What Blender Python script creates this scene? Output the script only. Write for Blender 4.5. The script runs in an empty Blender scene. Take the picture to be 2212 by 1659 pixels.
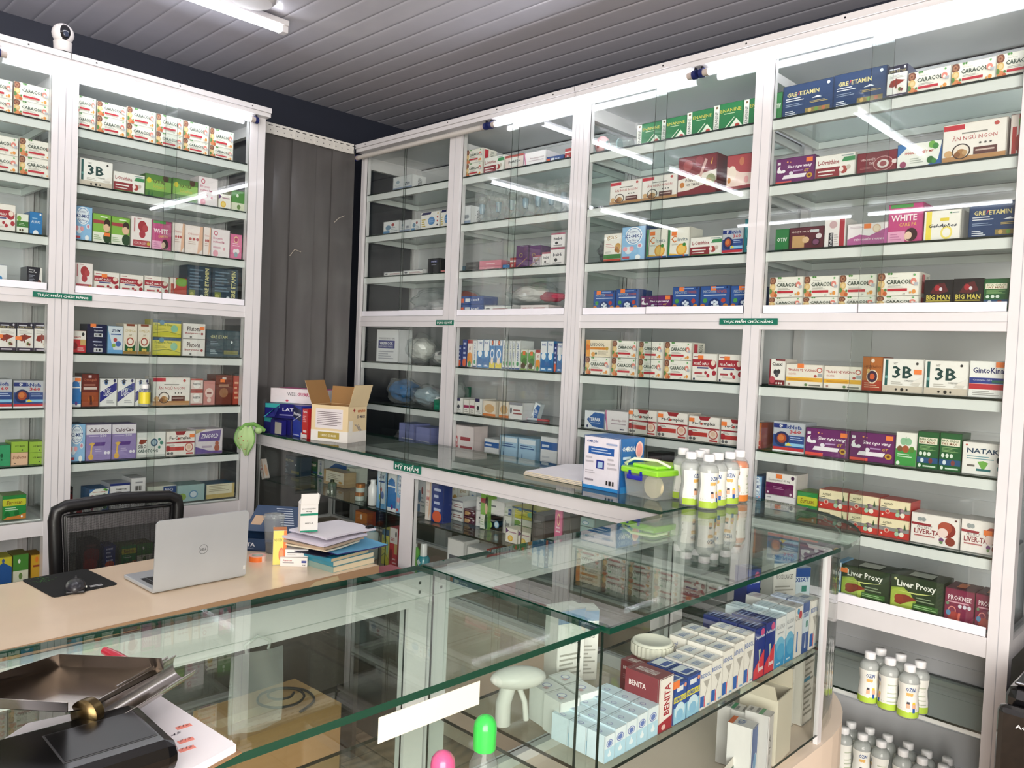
import bpy, bmesh, math, random
from mathutils import Vector, Matrix
from math import radians as rad, pi, sin, cos
random.seed(7)
SC = bpy.context.scene
COL = SC.collection
# ---------------------------------------------------------------- camera
FPX = 1710.0; EYE = Vector((0, 0, 1.59))
def cam_axes(yaw, pitch, roll):
    f = Vector((sin(yaw)*cos(pitch), cos(yaw)*cos(pitch), sin(pitch)))
    r0 = Vector((cos(yaw), -sin(yaw), 0)); u0 = r0.cross(f)
    return cos(roll)*r0+sin(roll)*u0, -sin(roll)*r0+cos(roll)*u0, f
CR, CU, CF = cam_axes(rad(-44.1), rad(-2.07), rad(2.42))
cd = bpy.data.cameras.new('camera'); cam = bpy.data.objects.new('camera', cd); COL.objects.link(cam)
cam.matrix_world = Matrix(((CR.x, CU.x, -CF.x, EYE.x), (CR.y, CU.y, -CF.y, EYE.y), (CR.z, CU.z, -CF.z, EYE.z), (0, 0, 0, 1)))
cd.sensor_width = 36; cd.lens = 36*FPX/2212; cd.clip_start = 0.02
SC.camera = cam
# survey helpers: a sighting line from the tripod meets a real wall, shelf or counter plane
def ray(px, py): return CF + CR*((px-1106)/FPX) - CU*((py-829.5)/FPX)
def onz(px, py, z): d = ray(px, py); return EYE + d*((z-EYE.z)/d.z)
def onx(px, py, x): d = ray(px, py); return EYE + d*((x-EYE.x)/d.x)
def ony(px, py, y): d = ray(px, py); return EYE + d*((y-EYE.y)/d.y)
# ---------------------------------------------------------------- light + exposure
w = bpy.data.worlds.new('world'); SC.world = w; w.use_nodes = True
w.node_tree.nodes['Background'].inputs[0].default_value = (.80, .86, 1, 1)
w.node_tree.nodes['Background'].inputs[1].default_value = 0.35
SC.view_settings.view_transform = 'Standard'; SC.view_settings.look = 'None'
SC.view_settings.gamma = 1; SC.view_settings.use_curve_mapping = False
SC.view_settings.exposure = 0.55
SC.cycles.transparent_max_bounces = 40; SC.cycles.max_bounces = 10
SC.cycles.diffuse_bounces = 4; SC.cycles.glossy_bounces = 5; SC.cycles.caustics_reflective = False; SC.cycles.caustics_refractive = False
SC.cycles.use_denoising = True
TUBE_W = 13.0     # emission of the fluorescent tubes
# unseen area fill lamp, added inside the closed room to brighten it
ld = bpy.data.lights.new('added_fill_light', 'AREA'); ld.shape = 'RECTANGLE'; ld.size = 4.2; ld.size_y = 2.4
ld.energy = 290; ld.color = (1, .955, .89)
lo = bpy.data.objects.new('added_fill_light', ld); COL.objects.link(lo)
lo.location = (1.9, -1.2, 1.7); lo.rotation_euler = (rad(90), 0, rad(52))
# ---------------------------------------------------------------- materials
def lin(h):
    if len(h) == 3: h = ''.join(c*2 for c in h)
    v = [int(h[i:i+2], 16)/255 for i in (0, 2, 4)]
    return tuple(c/12.92 if c <= .04045 else ((c+.055)/1.055)**2.4 for c in v)+(1,)
_M = {}
def P(m): return m.node_tree.nodes['Principled BSDF']
def mat(hexc, rough=.5, metal=0, coat=0, name=None, bump=0, bscale=60):
    k = (hexc, rough, metal, coat, bump)
    if k in _M: return _M[k]
    m = bpy.data.materials.new(name or 'surface_'+hexc); m.use_nodes = True; _M[k] = m
    p = P(m); nt = m.node_tree
    p.inputs['Roughness'].default_value = rough; p.inputs['Metallic'].default_value = metal
    p.inputs['Coat Weight'].default_value = coat
    c = lin(hexc)
    n = nt.nodes.new('ShaderNodeTexNoise'); n.inputs['Scale'].default_value = 9
    tc = nt.nodes.new('ShaderNodeTexCoord'); nt.links.new(tc.outputs['Object'], n.inputs['Vector'])
    mx = nt.nodes.new('ShaderNodeMix'); mx.data_type = 'RGBA'
    mx.inputs[6].default_value = tuple(x*.94 for x in c[:3])+(1,); mx.inputs[7].default_value = tuple(min(1, x*1.04) for x in c[:3])+(1,)
    nt.links.new(n.outputs[0], mx.inputs[0]); nt.links.new(mx.outputs[2], p.inputs['Base Color'])
    if bump:
        b = nt.nodes.new('ShaderNodeBump'); b.inputs['Strength'].default_value = bump
        n2 = nt.nodes.new('ShaderNodeTexNoise'); n2.inputs['Scale'].default_value = bscale
        nt.links.new(tc.outputs['Object'], n2.inputs['Vector']); nt.links.new(n2.outputs[0], b.inputs['Height']); nt.links.new(b.outputs[0], p.inputs['Normal'])
    return m
def glassmat(name, tint, ior=1.5, rough=0.0, haze=0):
    m = bpy.data.materials.new(name); m.use_nodes = True; nt = m.node_tree; nt.nodes.clear()
    o = nt.nodes.new('ShaderNodeOutputMaterial'); t = nt.nodes.new('ShaderNodeBsdfTransparent'); g = nt.nodes.new('ShaderNodeBsdfGlossy')
    t.inputs[0].default_value = lin(tint); g.inputs['Roughness'].default_value = rough
    # facing-based Schlick curve, the same from either side of the pane
    lw = nt.nodes.new('ShaderNodeNewGeometry'); dt = nt.nodes.new('ShaderNodeVectorMath'); dt.operation = 'DOT_PRODUCT'
    nt.links.new(lw.outputs['Incoming'], dt.inputs[0]); nt.links.new(lw.outputs['Normal'], dt.inputs[1])
    def mth(op, a, b=None):
        n = nt.nodes.new('ShaderNodeMath'); n.operation = op
        for i, v in enumerate((a, b)):
            if v is None: continue
            if isinstance(v, (int, float)): n.inputs[i].default_value = v
            else: nt.links.new(v, n.inputs[i])
        return n.outputs[0]
    c = mth('ABSOLUTE', dt.outputs['Value']); e = mth('POWER', mth('SUBTRACT', 1.0, c), 5.0)
    r0 = ((ior-1)/(ior+1))**2
    f = mth('ADD', mth('MULTIPLY', e, 1-r0), r0)
    mix = nt.nodes.new('ShaderNodeMixShader'); nt.links.new(f, mix.inputs[0]); nt.links.new(t.outputs[0], mix.inputs[1]); nt.links.new(g.outputs[0], mix.inputs[2])
    last = mix
    if haze:
        d = nt.nodes.new('ShaderNodeBsdfDiffuse'); d.inputs[0].default_value = (.8, .82, .82, 1)
        m2 = nt.nodes.new('ShaderNodeMixShader'); m2.inputs[0].default_value = haze
        nt.links.new(mix.outputs[0], m2.inputs[1]); nt.links.new(d.outputs[0], m2.inputs[2]); last = m2
    nt.links.new(last.outputs[0], o.inputs[0]); return m
GLASS = glassmat('clear_sheet_glass', 'FBFDFC')
GTOP = glassmat('green_counter_glass', 'F1F8F4')
GEDGE = mat('0C3A2C', .15, 0, .5, 'glass_edge_green')
GEDGE_D = mat('10201A', .2, 0, .3, 'glass_edge_dark')
PLAST = glassmat('clear_plastic_film', 'F2F5F5', 1.5, .12, .10)
BAGM = glassmat('cloudy_plastic_film', 'F6F8F8', 1.6, .15, .11)
TUBP = glassmat('clear_rigid_plastic', 'F8FAF8', 1.45, .06, .16)
WHITE = mat('D9D7D9', .32, 0, .15, 'white_powder_coated_aluminium')
LIP = mat('DDE2E0', .3, 0, .1, 'pale_shelf_aluminium')
WPL = mat('EFEEF6', .35, name='white_plastic')
BLACK = mat('0B0B0D', .35, name='black_plastic')
CARD = mat('B08A5A', .75, name='brown_cardboard', bump=.1)
STEEL = mat('B8B2AC', .2, 1.0, name='worn_stainless_steel', bump=.015, bscale=12)
def emis(name, col, s):
    m = bpy.data.materials.new(name); m.use_nodes = True; nt = m.node_tree; nt.nodes.clear()
    o = nt.nodes.new('ShaderNodeOutputMaterial'); e = nt.nodes.new('ShaderNodeEmission')
    e.inputs[0].default_value = col; e.inputs[1].default_value = s; nt.links.new(e.outputs[0], o.inputs[0]); return m
LAMP = emis('fluorescent_tube_glow', (.93, .93, 1, 1), TUBE_W)
# ---------------------------------------------------------------- mesh builder
class MB:
    def __init__(s): s.v = []; s.f = []; s.mi = []; s.ms = []; s.sm = []
    def m(s, mt):
        if mt not in s.ms: s.ms.append(mt)
        return s.ms.index(mt)
    def add(s, vs, fs, mt, smooth=False, M=None):
        o = len(s.v); i = s.m(mt)
        s.v += [tuple(M @ Vector(v)) if M else tuple(v) for v in vs]
        s.f += [tuple(a+o for a in f) for f in fs]; s.mi += [i]*len(fs); s.sm += [smooth]*len(fs)
        return s
    def box(s, x0, x1, y0, y1, z0, z1, mt, M=None, side=None, bev=0):
        x0, x1 = sorted((x0, x1)); y0, y1 = sorted((y0, y1)); z0, z1 = sorted((z0, z1))
        if bev:
            b = min(bev, (x1-x0)*.4, (y1-y0)*.4, (z1-z0)*.4); bm = bmesh.new(); bmesh.ops.create_cube(bm, size=1)
            for v in bm.verts: v.co = Vector(((x0+x1)/2+v.co.x*(x1-x0), (y0+y1)/2+v.co.y*(y1-y0), (z0+z1)/2+v.co.z*(z1-z0)))
            bmesh.ops.bevel(bm, geom=bm.edges[:], offset=b, segments=2, affect='EDGES', profile=.5)
            bm.verts.index_update(); s.add([v.co[:] for v in bm.verts], [[v.index for v in f.verts] for f in bm.faces], mt, False, M); bm.free(); return s
        vs = [(x0, y0, z0), (x1, y0, z0), (x1, y1, z0), (x0, y1, z0), (x0, y0, z1), (x1, y0, z1), (x1, y1, z1), (x0, y1, z1)]
        prs = {'z': [(0, 3, 2, 1), (4, 5, 6, 7)], 'y': [(0, 1, 5, 4), (2, 3, 7, 6)], 'x': [(1, 2, 6, 5), (3, 0, 4, 7)]}
        thin = min((('x', x1-x0), ('y', y1-y0), ('z', z1-z0)), key=lambda t: t[1])[0]
        for k, fs in prs.items(): s.add(vs, fs, mt if (side is None or k == thin) else side, M=M)
        return s
    def slab(s, pts, z0, z1, mt, side=None, M=None):       # convex or simple outline, counter-clockwise
        n = len(pts); vs = [(x, y, z0) for x, y in pts]+[(x, y, z1) for x, y in pts]
        s.add(vs, [tuple(range(n))[::-1], tuple(range(n, 2*n))], mt, M=M)
        return s.add(vs, [(i, (i+1) % n, n+(i+1) % n, n+i) for i in range(n)], side or mt, M=M)
    def lathe(s, prof, mt, n=24, M=None, cap=True):
        vs = []; fs = []; k = len(prof)
        for r, z in prof:
            for i in range(n): a = 2*pi*i/n; vs.append((r*cos(a), r*sin(a), z))
        for j in range(k-1):
            for i in range(n): fs.append((j*n+i, j*n+(i+1) % n, (j+1)*n+(i+1) % n, (j+1)*n+i))
        s.add(vs, fs, mt, True, M)
        if cap: s.add([vs[i] for i in range(n)], [tuple(range(n))[::-1]], mt, False, M); s.add(vs[-n:], [tuple(range(n))], mt, False, M)
        return s
    def tube(s, pts, r, mt, n=8, M=None):
        pts = [Vector(p) for p in pts]; vs = []; fs = []
        for j, p in enumerate(pts):
            d = (pts[min(j+1, len(pts)-1)]-pts[max(j-1, 0)]).normalized()
            a = d.orthogonal().normalized() if j == 0 else (a - d*a.dot(d)).normalized()
            b = d.cross(a)
            for i in range(n): t = 2*pi*i/n; vs.append(p+(a*cos(t)+b*sin(t))*r)
        for j in range(len(pts)-1):
            for i in range(n): fs.append((j*n+i, j*n+(i+1) % n, (j+1)*n+(i+1) % n, (j+1)*n+i))
        m = len(vs); fs2 = [tuple(range(n))[::-1], tuple(range(m-n, m))]
        return s.add(vs, fs, mt, True, M).add(vs, fs2, mt, False, M)
    def grid(s, nx, ny, fn, mt, M=None, smooth=True, thick=None):
        vs = [fn(i/nx, j/ny) for j in range(ny+1) for i in range(nx+1)]
        fs = [(j*(nx+1)+i, j*(nx+1)+i+1, (j+1)*(nx+1)+i+1, (j+1)*(nx+1)+i) for j in range(ny) for i in range(nx)]
        return s.add(vs, fs, mt, smooth, M)
    def sphere(s, c, r, mt, M=None, n=16, sc=(1, 1, 1)):
        prof = [(max(1e-4, r*sin(pi*j/10)), -r*cos(pi*j/10)) for j in range(11)]
        T = Matrix.Translation(c) @ Matrix.Diagonal((*sc, 1)); return s.lathe(prof, mt, n, (M @ T) if M else T, False)
    def build(s, name, parent=None, loc=(0, 0, 0), rz=0):
        key = bpy.data.meshes.new(name); key.from_pydata(s.v, [], s.f)
        for m in s.ms: key.materials.append(m)
        key.polygons.foreach_set('material_index', s.mi); key.polygons.foreach_set('use_smooth', s.sm); key.update()
        o = bpy.data.objects.new(name, key); COL.objects.link(o); o.location = loc; o.rotation_euler = (0, 0, rz)
        if parent: o.parent = parent
        return o
def tag(o, label=None, cat=None, group=None, kind=None):
    for k, v in (('label', label), ('category', cat), ('group', group), ('kind', kind)):
        if v: o[k] = v
    return o
def thing(name, label, cat, loc=(0, 0, 0), rz=0, group=None):
    o = bpy.data.objects.new(name, None); COL.objects.link(o); o.location = loc; o.rotation_euler = (0, 0, rz); o.empty_display_size = .05
    return tag(o, label, cat, group)
# lettering
_T = {}
def textmesh(s, style=''):
    k = (s, style)
    if k not in _T:
        c = bpy.data.curves.new('lettering', 'FONT'); c.body = s; c.size = 1; c.resolution_u = 1
        if 'b' in style: c.offset = .022
        if 'i' in style: c.shear = .3
        o = bpy.data.objects.new('lettering', c); COL.objects.link(o)
        me = o.to_mesh(); vs = [v.co[:2] for v in me.vertices]; fs = [tuple(p.vertices) for p in me.polygons]; o.to_mesh_clear()
        bpy.data.objects.remove(o); bpy.data.curves.remove(c)
        if not vs: vs = [(0, 0), (1, 0), (1, 1)]; fs = [(0, 1, 2)]
        xs = [v[0] for v in vs]; ys = [v[1] for v in vs]; x0, y0 = min(xs), min(ys); sx = max(xs)-x0 or 1; sy = max(ys)-y0 or 1
        _T[k] = ([((x-x0)/sx, (y-y0)/sy) for x, y in vs], fs, sx/sy)
    return _T[k]
def lettering(mb, s, x, y, wd, h, mt, T, style=''):      # T maps (u,v) to 3-D
    vs, fs, a = textmesh(s, style)
    if 'v' in style: f = lambda u, v: (x+wd*(1-v), y+h*u)
    elif 'd' in style: f = lambda u, v: (x+wd*v, y+h*(1-u))
    else: f = lambda u, v: (x+wd*u, y+h*v)
    if not wd: wd = h*a
    mb.add([T(*f(u, v)) for u, v in vs], fs, mt)
def sub(name, parent, fn, label=None):
    mb = MB(); fn(mb); o = mb.build(name, parent)
    if label: o['label'] = label
    return o
# ================================================================ the room
RY = 2.81; LX = -3.88; WY = 3.42; WX = -4.45; CZ = 3.12; E0 = 2.6; S0 = -3.6
def struct(mb, name, **k): return tag(mb.build(name, **k), kind='structure')
def floor_mat():
    m = bpy.data.materials.new('beige_wood_tile'); m.use_nodes = True; nt = m.node_tree; p = P(m)
    tc = nt.nodes.new('ShaderNodeTexCoord'); b = nt.nodes.new('ShaderNodeTexBrick'); b.inputs['Scale'].default_value = 1.6
    b.inputs[1].default_value = lin('BFA58C'); b.inputs[2].default_value = lin('B39A80'); b.inputs[3].default_value = lin('8A7763')
    b.inputs['Mortar Size'].default_value = .006
    w = nt.nodes.new('ShaderNodeTexWave'); w.inputs['Scale'].default_value = 6; w.inputs['Distortion'].default_value = 9; w.inputs['Detail'].default_value = 3
    mx = nt.nodes.new('ShaderNodeMix'); mx.data_type = 'RGBA'; mx.blend_type = 'MULTIPLY'; mx.inputs[0].default_value = .35
    nt.links.new(tc.outputs['Object'], b.inputs[0]); nt.links.new(tc.outputs['Object'], w.inputs[0])
    nt.links.new(b.outputs[0], mx.inputs[6]); nt.links.new(w.outputs[0], mx.inputs[7]); nt.links.new(mx.outputs[2], p.inputs['Base Color'])
    p.inputs['Roughness'].default_value = .3; return m
NAVY = mat('262A38', .6, name='dark_navy_wall_paint', bump=.05, bscale=30)
BEIGEW = mat('B9AC98', .7, name='beige_wall_paint')
struct(MB().box(WX, E0, S0, WY, -.05, 0, floor_mat()), 'floor')
struct(MB().box(WX-.1, WX, S0, WY+.1, 0, CZ+.08, NAVY), 'wall_left')
struct(MB().box(WX-.1, E0+.1, WY, WY+.1, 0, CZ+.08, NAVY), 'wall_back')
struct(MB().box(E0, E0+.1, S0, WY, 0, CZ+.08, BEIGEW), 'wall_right')
struct(MB().box(WX, E0, S0-.1, S0, 0, CZ+.08, BEIGEW), 'wall_front')
# ribbed glossy ceiling sheets, ribs run along X
CEIL = mat('CCCCD6', .26, 0, .35, 'grey_glossy_ceiling_sheet', bump=.02, bscale=2.5)
mb = MB(); ys = []; y = S0
while y < WY:
    ys += [(y, .0012), (y+.0015, .0003)]+[(y+.128*k/8, -.0004*sin(pi*k/8)) for k in range(1, 8)]+[(y+.1265, .0002)]; y += .128
n = len(ys)
mb.add([(x, yy, CZ+z) for yy, z in ys for x in (WX, E0)], [(2*i, 2*i+2, 2*i+3, 2*i+1) for i in range(n-1)], CEIL, True)
mb.box(WX, E0, S0, WY, CZ+.02, CZ+.08, CEIL)
struct(mb, 'ceiling')
# ceiling tube fixtures: white metal batten + lit tube
def batten(name, x, y0, y1, label, along='y', lit=True, grp='ceiling tube lights'):
    t = thing(name, label, 'ceiling light', (x, (y0+y1)/2, CZ-.005), 0 if along == 'y' else pi/2, grp)
    L = (y1-y0)/2
    sub('housing', t, lambda m: m.box(-.032, .032, -L, L, -.03, -.004, WHITE, bev=.004).box(-.02, .02, -L, -L+.03, -.06, -.03, WHITE).box(-.02, .02, L-.03, L, -.06, -.03, WHITE))
    sub('tube', t, lambda m: m.tube([(0, -L+.03, -.048), (0, L-.03, -.048)], .0145, LAMP if lit else WPL, 12))
batten('tube_light', -3.45, .68, 1.93, 'white ceiling tube light above the desk, running away from the viewer')
for y0 in (-.62,): batten('tube_light', -3.45, y0-.1, y0+1.12, 'white ceiling tube light over the left wall cabinets, behind the first')
batten('tube_light', -1.83, -.15, 1.08, 'ceiling tube light above the front glass counter')
batten('tube_light', -.2, .1, 1.3, 'ceiling tube light over the shop entrance side')
for x in (-3.65, -2.3, -.95):
    o = thing('tube_light', 'ceiling tube light in the row behind the customer area', 'ceiling light', (x, -2.1, CZ-.005), pi/2, 'ceiling tube lights')
    sub('housing', o, lambda m: m.box(-.032, .032, -.61, .61, -.03, -.004, WHITE, bev=.004))
    sub('tube', o, lambda m: m.tube([(0, -.59, -.048), (0, .59, -.048)], .0145, LAMP, 12))
# wide ceiling-mounted disc whose rim shows at the top edge
t = thing('ceiling_disc', 'round white ceiling fitting beside the tube light', 'ceiling fitting', onz(545, -18, CZ))
sub('body', t, lambda m: m.lathe([(.085, -.045), (.10, -.03), (.105, -.004)], WHITE, 32)); sub('rim', t, lambda m: m.lathe([(.112, -.02), (.112, -.006)], WPL, 32))
# ================================================================ wall cabinets
CEDGE = mat('1A2622', .25, 0, .3, 'dark_sheet_glass_edge')
def ribbed_mat():
    m = bpy.data.materials.new('ribbed_grey_back_sheet'); m.use_nodes = True; nt = m.node_tree; p = P(m)
    p.inputs['Base Color'].default_value = lin('DADCE0'); p.inputs['Roughness'].default_value = .35
    return m
BACK = ribbed_mat()
Z_UP = [2.522, 2.274, 2.025]; Z_MID = 1.802; Z_LO = [1.515, 1.267, 1.016]; Z_BOT = .783
def cabinet(label, cat, M, length, opens, posts, zbase, top, lowers, panes):
    """M maps cabinet space (x along the front, y into the depth, z up) to the room; opens = bay openings, posts = upright members"""
    root = thing('display_cabinet', label, cat, M.translation, M.to_euler().z)
    D = .44
    def frame(m):
        for a, b in posts: m.box(a, b, 0, .045, zbase, 2.772, WHITE); m.box((a+b)/2-.0012, (a+b)/2+.0012, -.0006, 0, zbase, 2.74, mat('B0B0B6', .6))
        for a, b in opens:
            m.box(a, b, .004, .045, 2.756, 2.79, WHITE)
            m.box(a, b, .004, .045, 1.728, 1.788, WHITE); m.box(a, b, .002, .012, 1.757, 1.7585, mat('B4B4B8', .6))
            m.box(a, b, .004, .045, .706, .77, WHITE)
        for a, b in posts:      # inner uprights and depth rails
            c = (a+b)/2
            m.box(c-.016, c+.016, D-.03, D, zbase, 2.74, WHITE)
            for z in (2.70, 1.76, .74): m.box(c-.014, c+.014, .04, D, z-.018, z+.018, WHITE)
        m.box(posts[0][0], posts[-1][1], .004, .045, zbase, zbase+.07, WHITE)
    sub('frame', root, frame)
    def back(m):
        z = zbase
        while z < 2.74:
            m.box(posts[0][0], posts[-1][1], D, D+.006, z, z+.112, BACK); m.box(posts[0][0], posts[-1][1], D-.005, D+.006, z+.112, z+.124, BACK); z += .124
        m.box(posts[0][0], posts[-1][1], 0.045, D, 2.755, 2.765, BACK)
    sub('back_panel', root, back)
    def crown(m):
        a, b = posts[0][0]-(.0), posts[-1][1]+.004
        m.box(a, b, -.044, .05, 2.770, 2.79, WHITE); m.box(a, b, -.052, .05, 2.791, 2.815, WHITE); m.box(a, b, .05, D, 2.80, 2.815, WHITE)
        x = a+.1
        while x < b: m.box(x, x+.006, -.0532, -.052, 2.8, 2.806, BLACK); x += .37
    sub('crown_rail', root, crown)
    ends = (posts[0][0], posts[-1][1])
    for x in ends:
        s = 1 if x == ends[0] else -1
        def sides(m):
            for z in (2.74, 1.758, .74, zbase+.03): m.box(x, x+s*.02, .045, D, z-.03, z+.03, WHITE)
            m.box(x, x+s*.03, D-.04, D, zbase, 2.77, WHITE)
        sub('side_frame', root, sides)
        sub('side_pane', root, lambda m: m.box(x+s*.008, x+s*.012, .045, D-.04, zbase+.06, 2.72, GLASS, side=CEDGE))
    for bi, (a, b) in enumerate(opens):
        for z in Z_UP+Z_LO+lowers[bi]+[Z_MID-.003, Z_BOT-.003]:
            thick = z not in lowers[bi]
            def sh(m):
                if z in (Z_MID-.003, Z_BOT-.003): m.box(a, b, .045, D, z-.012, z-.006, LIP)
                elif thick:
                    m.box(a, b, .026, .034, z-.038, z-.004, LIP); m.box(a, b, .034, .05, z-.038, z-.034, LIP)
                    m.box(a, b, D-.03, D-.022, z-.03, z-.004, LIP)
                    for xx in (a, b-.012): m.box(xx, xx+.012, .034, D-.03, z-.034, z-.004, LIP)
                else: m.box(a, b, .026, .04, z-.02, z-.004, LIP); m.box(a, b, D-.04, D-.02, z-.02, z-.004, LIP)
            s = sub('shelf', root, sh)
            if z not in (Z_MID-.003, Z_BOT-.003):
                sub('glass_sheet', s, lambda m: m.box(a+.002, b-.002, .022, D-.012, z-.004, z+.003, GTOP, side=GEDGE_D))
        for (e0, e1), zlo, zhi in ((panes[bi][0], 1.79, 2.756), (panes[bi][1], .772, 1.728)):
            # two sliding sheets overlap between e0 and e1
            for (xa, xb, yy) in ((a+.002, e1, .018), (e0, b-.002, .008)):
                d = sub('sliding_door', root, lambda m: m.box(xa, xb, yy-.0018, yy+.0018, zlo, zhi, GLASS, side=CEDGE))
                if zlo > 1 or panes[bi][2]:
                    sub('handle_strip', d, lambda m: m.box(xa+.004, xb-.004, yy-.006, yy-.0027, zlo, zlo+.03, WPL))
    return root
MR = Matrix.Translation((0, RY, 0))
ML = Matrix.Translation((LX, 0, 0)) @ Matrix.Rotation(pi/2, 4, 'Z')
cabinet('tall white aluminium wall cabinet with two glass bays, beside the grey strip curtain', 'display cabinet', MR, 1.71,
        [(-4.035, -3.262), (-3.172, -2.405)], [(-4.07, -4.035), (-3.262, -3.172), (-2.405, -2.362)], .02, 2.8, [[.5], [.5]],
        [((-3.66, -3.655), (-3.56, -3.54), 0), ((-2.80, -2.765), (-2.79, -2.79+.012), 0)])
cabinet('tall white aluminium wall cabinet with two glass bays, at the end by the black fridge', 'display cabinet', MR, 1.8,
        [(-2.312, -1.497), (-1.43, -.612)], [(-2.360, -2.312), (-1.497, -1.43), (-.612, -.552)], .02, 2.8, [[.46], [.46]],
        [((-1.955, -1.905), (-1.995, -1.925), 0), ((-1.07, -1.0), (-1.085, -1.02), 1)])
cabinet('white aluminium wall cabinet left of the strip curtain, with the camera on top', 'display cabinet', ML, .9,
        [(1.175, 1.988)], [(1.125, 1.175), (1.988, 2.071)], .02, 2.8, [[.5]], [((1.56, 1.62), (1.51, 1.55), 0)])
cabinet('white aluminium wall cabinet at the far left edge of the photo', 'display cabinet', ML, .9,
        [(.2, 1.07)], [(.12, .2), (1.07, 1.123)], .02, 2.8, [[.5]], [((.6, .66), (.6, .66), 0)])
# tubes clipped under the crown rails
CLIPB = mat('16205A', .4, name='blue_tube_clip')
def cab_tube(M, a, b, lit, label):
    t = thing('tube_light', label, 'tube light', M @ Vector(((a+b)/2, -.030, 2.742)), M.to_euler().z, 'tubes under the cabinet crown rails')
    h = (b-a)/2
    sub('tube', t, lambda m: m.tube([(-h+.03, 0, 0), (h-.03, 0, 0)], .0135, LAMP if lit else mat('C9C5BF', .3), 12))
    sub('end_cap', t, lambda m: m.tube([(-h, 0, 0), (-h+.03, 0, 0)], .0142, mat('B9ADA6', .4), 12)); sub('end_cap', t, lambda m: m.tube([(h-.03, 0, 0), (h, 0, 0)], .0142, mat('B9ADA6', .4), 12))
    for s in (-1, 1):
        x = s*(h+.002)
        sub('clip', t, lambda m: m.tube([(x-.008, 0, 0), (x+.008, 0, 0)], .018, CLIPB, 10).box(x-.006, x+.006, .0, .03, -.004, .022, CLIPB).box(x-.003, x+.003, -.002, .012, .01, .036, BLACK))
cab_tube(MR, -4.085, -2.955, False, 'unlit tube under the crown rail next to the strip curtain')
cab_tube(MR, -2.915, -1.75, True, 'lit tube over the middle bays of the back wall cabinets')
cab_tube(MR, -1.715, -.56, True, 'lit tube over the rightmost bay of the back wall')
cab_tube(ML, .86, 2.0, True, 'lit tube over the left wall cabinet beneath the camera')
cab_tube(ML, -.34, .82, True, 'lit tube over the left wall cabinets, cut by the photo edge')
# section labels
def sign(par_label, text, pa, pb, pc, pd, M, plane, loc_fn, cutc='0E6A55'):
    a = loc_fn(*pa); b = loc_fn(*pb); h = loc_fn(*pc).z - loc_fn(*pd).z
    inv = M.inverted(); a = inv @ a; b = inv @ b; z1 = a.z; z0 = z1-abs(h); x0, x1 = a.x, b.x
    t = thing('section_label', par_label, 'label', M @ Vector(((x0+x1)/2, -.004, z0)), M.to_euler().z)
    w = (x1-x0)/2; h = z1-z0
    sub('strip', t, lambda m: m.box(-w, w, -.002, .003, 0, h, mat(cutc, .4)))
    def L(m): lettering(m, text, -w*.86, h*.14, 2*w*.86, h*.74, mat('F2F6F2', .5), lambda u, v: (u, -.0028, v), 'b')
    sub('lettering', t, L)
sign('green section label with long white wording on the left wall cabinets', 'THỰC PHẨM CHỨC NĂNG', (70.5, 629), (198, 638.5), (70, 629), (70, 641), ML, LX, lambda x, y: onx(x, y, LX))
sign('green section label with long white wording between the two rightmost bays', 'THỰC PHẨM CHỨC NĂNG', (1556, 688), (1681, 689.5), (1556, 688), (1556, 701), MR, RY, lambda x, y: ony(x, y, RY))
sign('small green section label on the bay pair right of the strip curtain', 'DỤNG CỤ Y TẾ', (944, 691.5), (981, 692), (944, 691.5), (944, 702), MR, RY, lambda x, y: ony(x, y, RY))
# strip curtain between the cabinets
def strip_mat():
    m = bpy.data.materials.new('smoky_grey_pvc_strip'); m.use_nodes = True; nt = m.node_tree; p = P(m)
    n = nt.nodes.new('ShaderNodeTexNoise'); n.inputs['Scale'].default_value = 3; n.inputs['Detail'].default_value = 6
    tc = nt.nodes.new('ShaderNodeTexCoord'); mp = nt.nodes.new('ShaderNodeMapping'); mp.inputs['Scale'].default_value = (3, 3, .5)
    nt.links.new(tc.outputs['Object'], mp.inputs[0]); nt.links.new(mp.outputs[0], n.inputs['Vector'])
    r = nt.nodes.new('ShaderNodeValToRGB'); r.color_ramp.elements[0].color = lin('4E4C4C'); r.color_ramp.elements[1].color = lin('62605F'); r.color_ramp.elements[0].position = .35
    nt.links.new(n.outputs[0], r.inputs[0]); nt.links.new(r.outputs[0], p.inputs['Base Color']); p.inputs['Roughness'].default_value = .22
    b = nt.nodes.new('ShaderNodeBump'); b.inputs['Strength'].default_value = .12; nt.links.new(n.outputs[0], b.inputs['Height']); nt.links.new(b.outputs[0], p.inputs['Normal'])
    return m
SM = strip_mat(); CX = -4.06
rt = thing('strip_curtain', 'dark grey plastic strip curtain hanging from a perforated metal rail between cabinets', 'strip curtain', (CX, 2.42, 0))
def rail(m):
    m.box(-.006, .004, -.34, .32, 2.755, 2.812, mat('D8D6D0', .4)); k = -.33
    while k < .31: m.box(.004, .0048, k+.008, k+.032, 2.797, 2.801, BLACK); m.box(.0065, .0075, k+.016, k+.022, 2.77, 2.775, mat('6A6A6A', .4)); k += .042
sub('rail', rt, rail)
WR = mat('B8AFA2', .25, name='painted_crease_glint')  # pale colour painted for light glinting off the strip wrinkles
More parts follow.
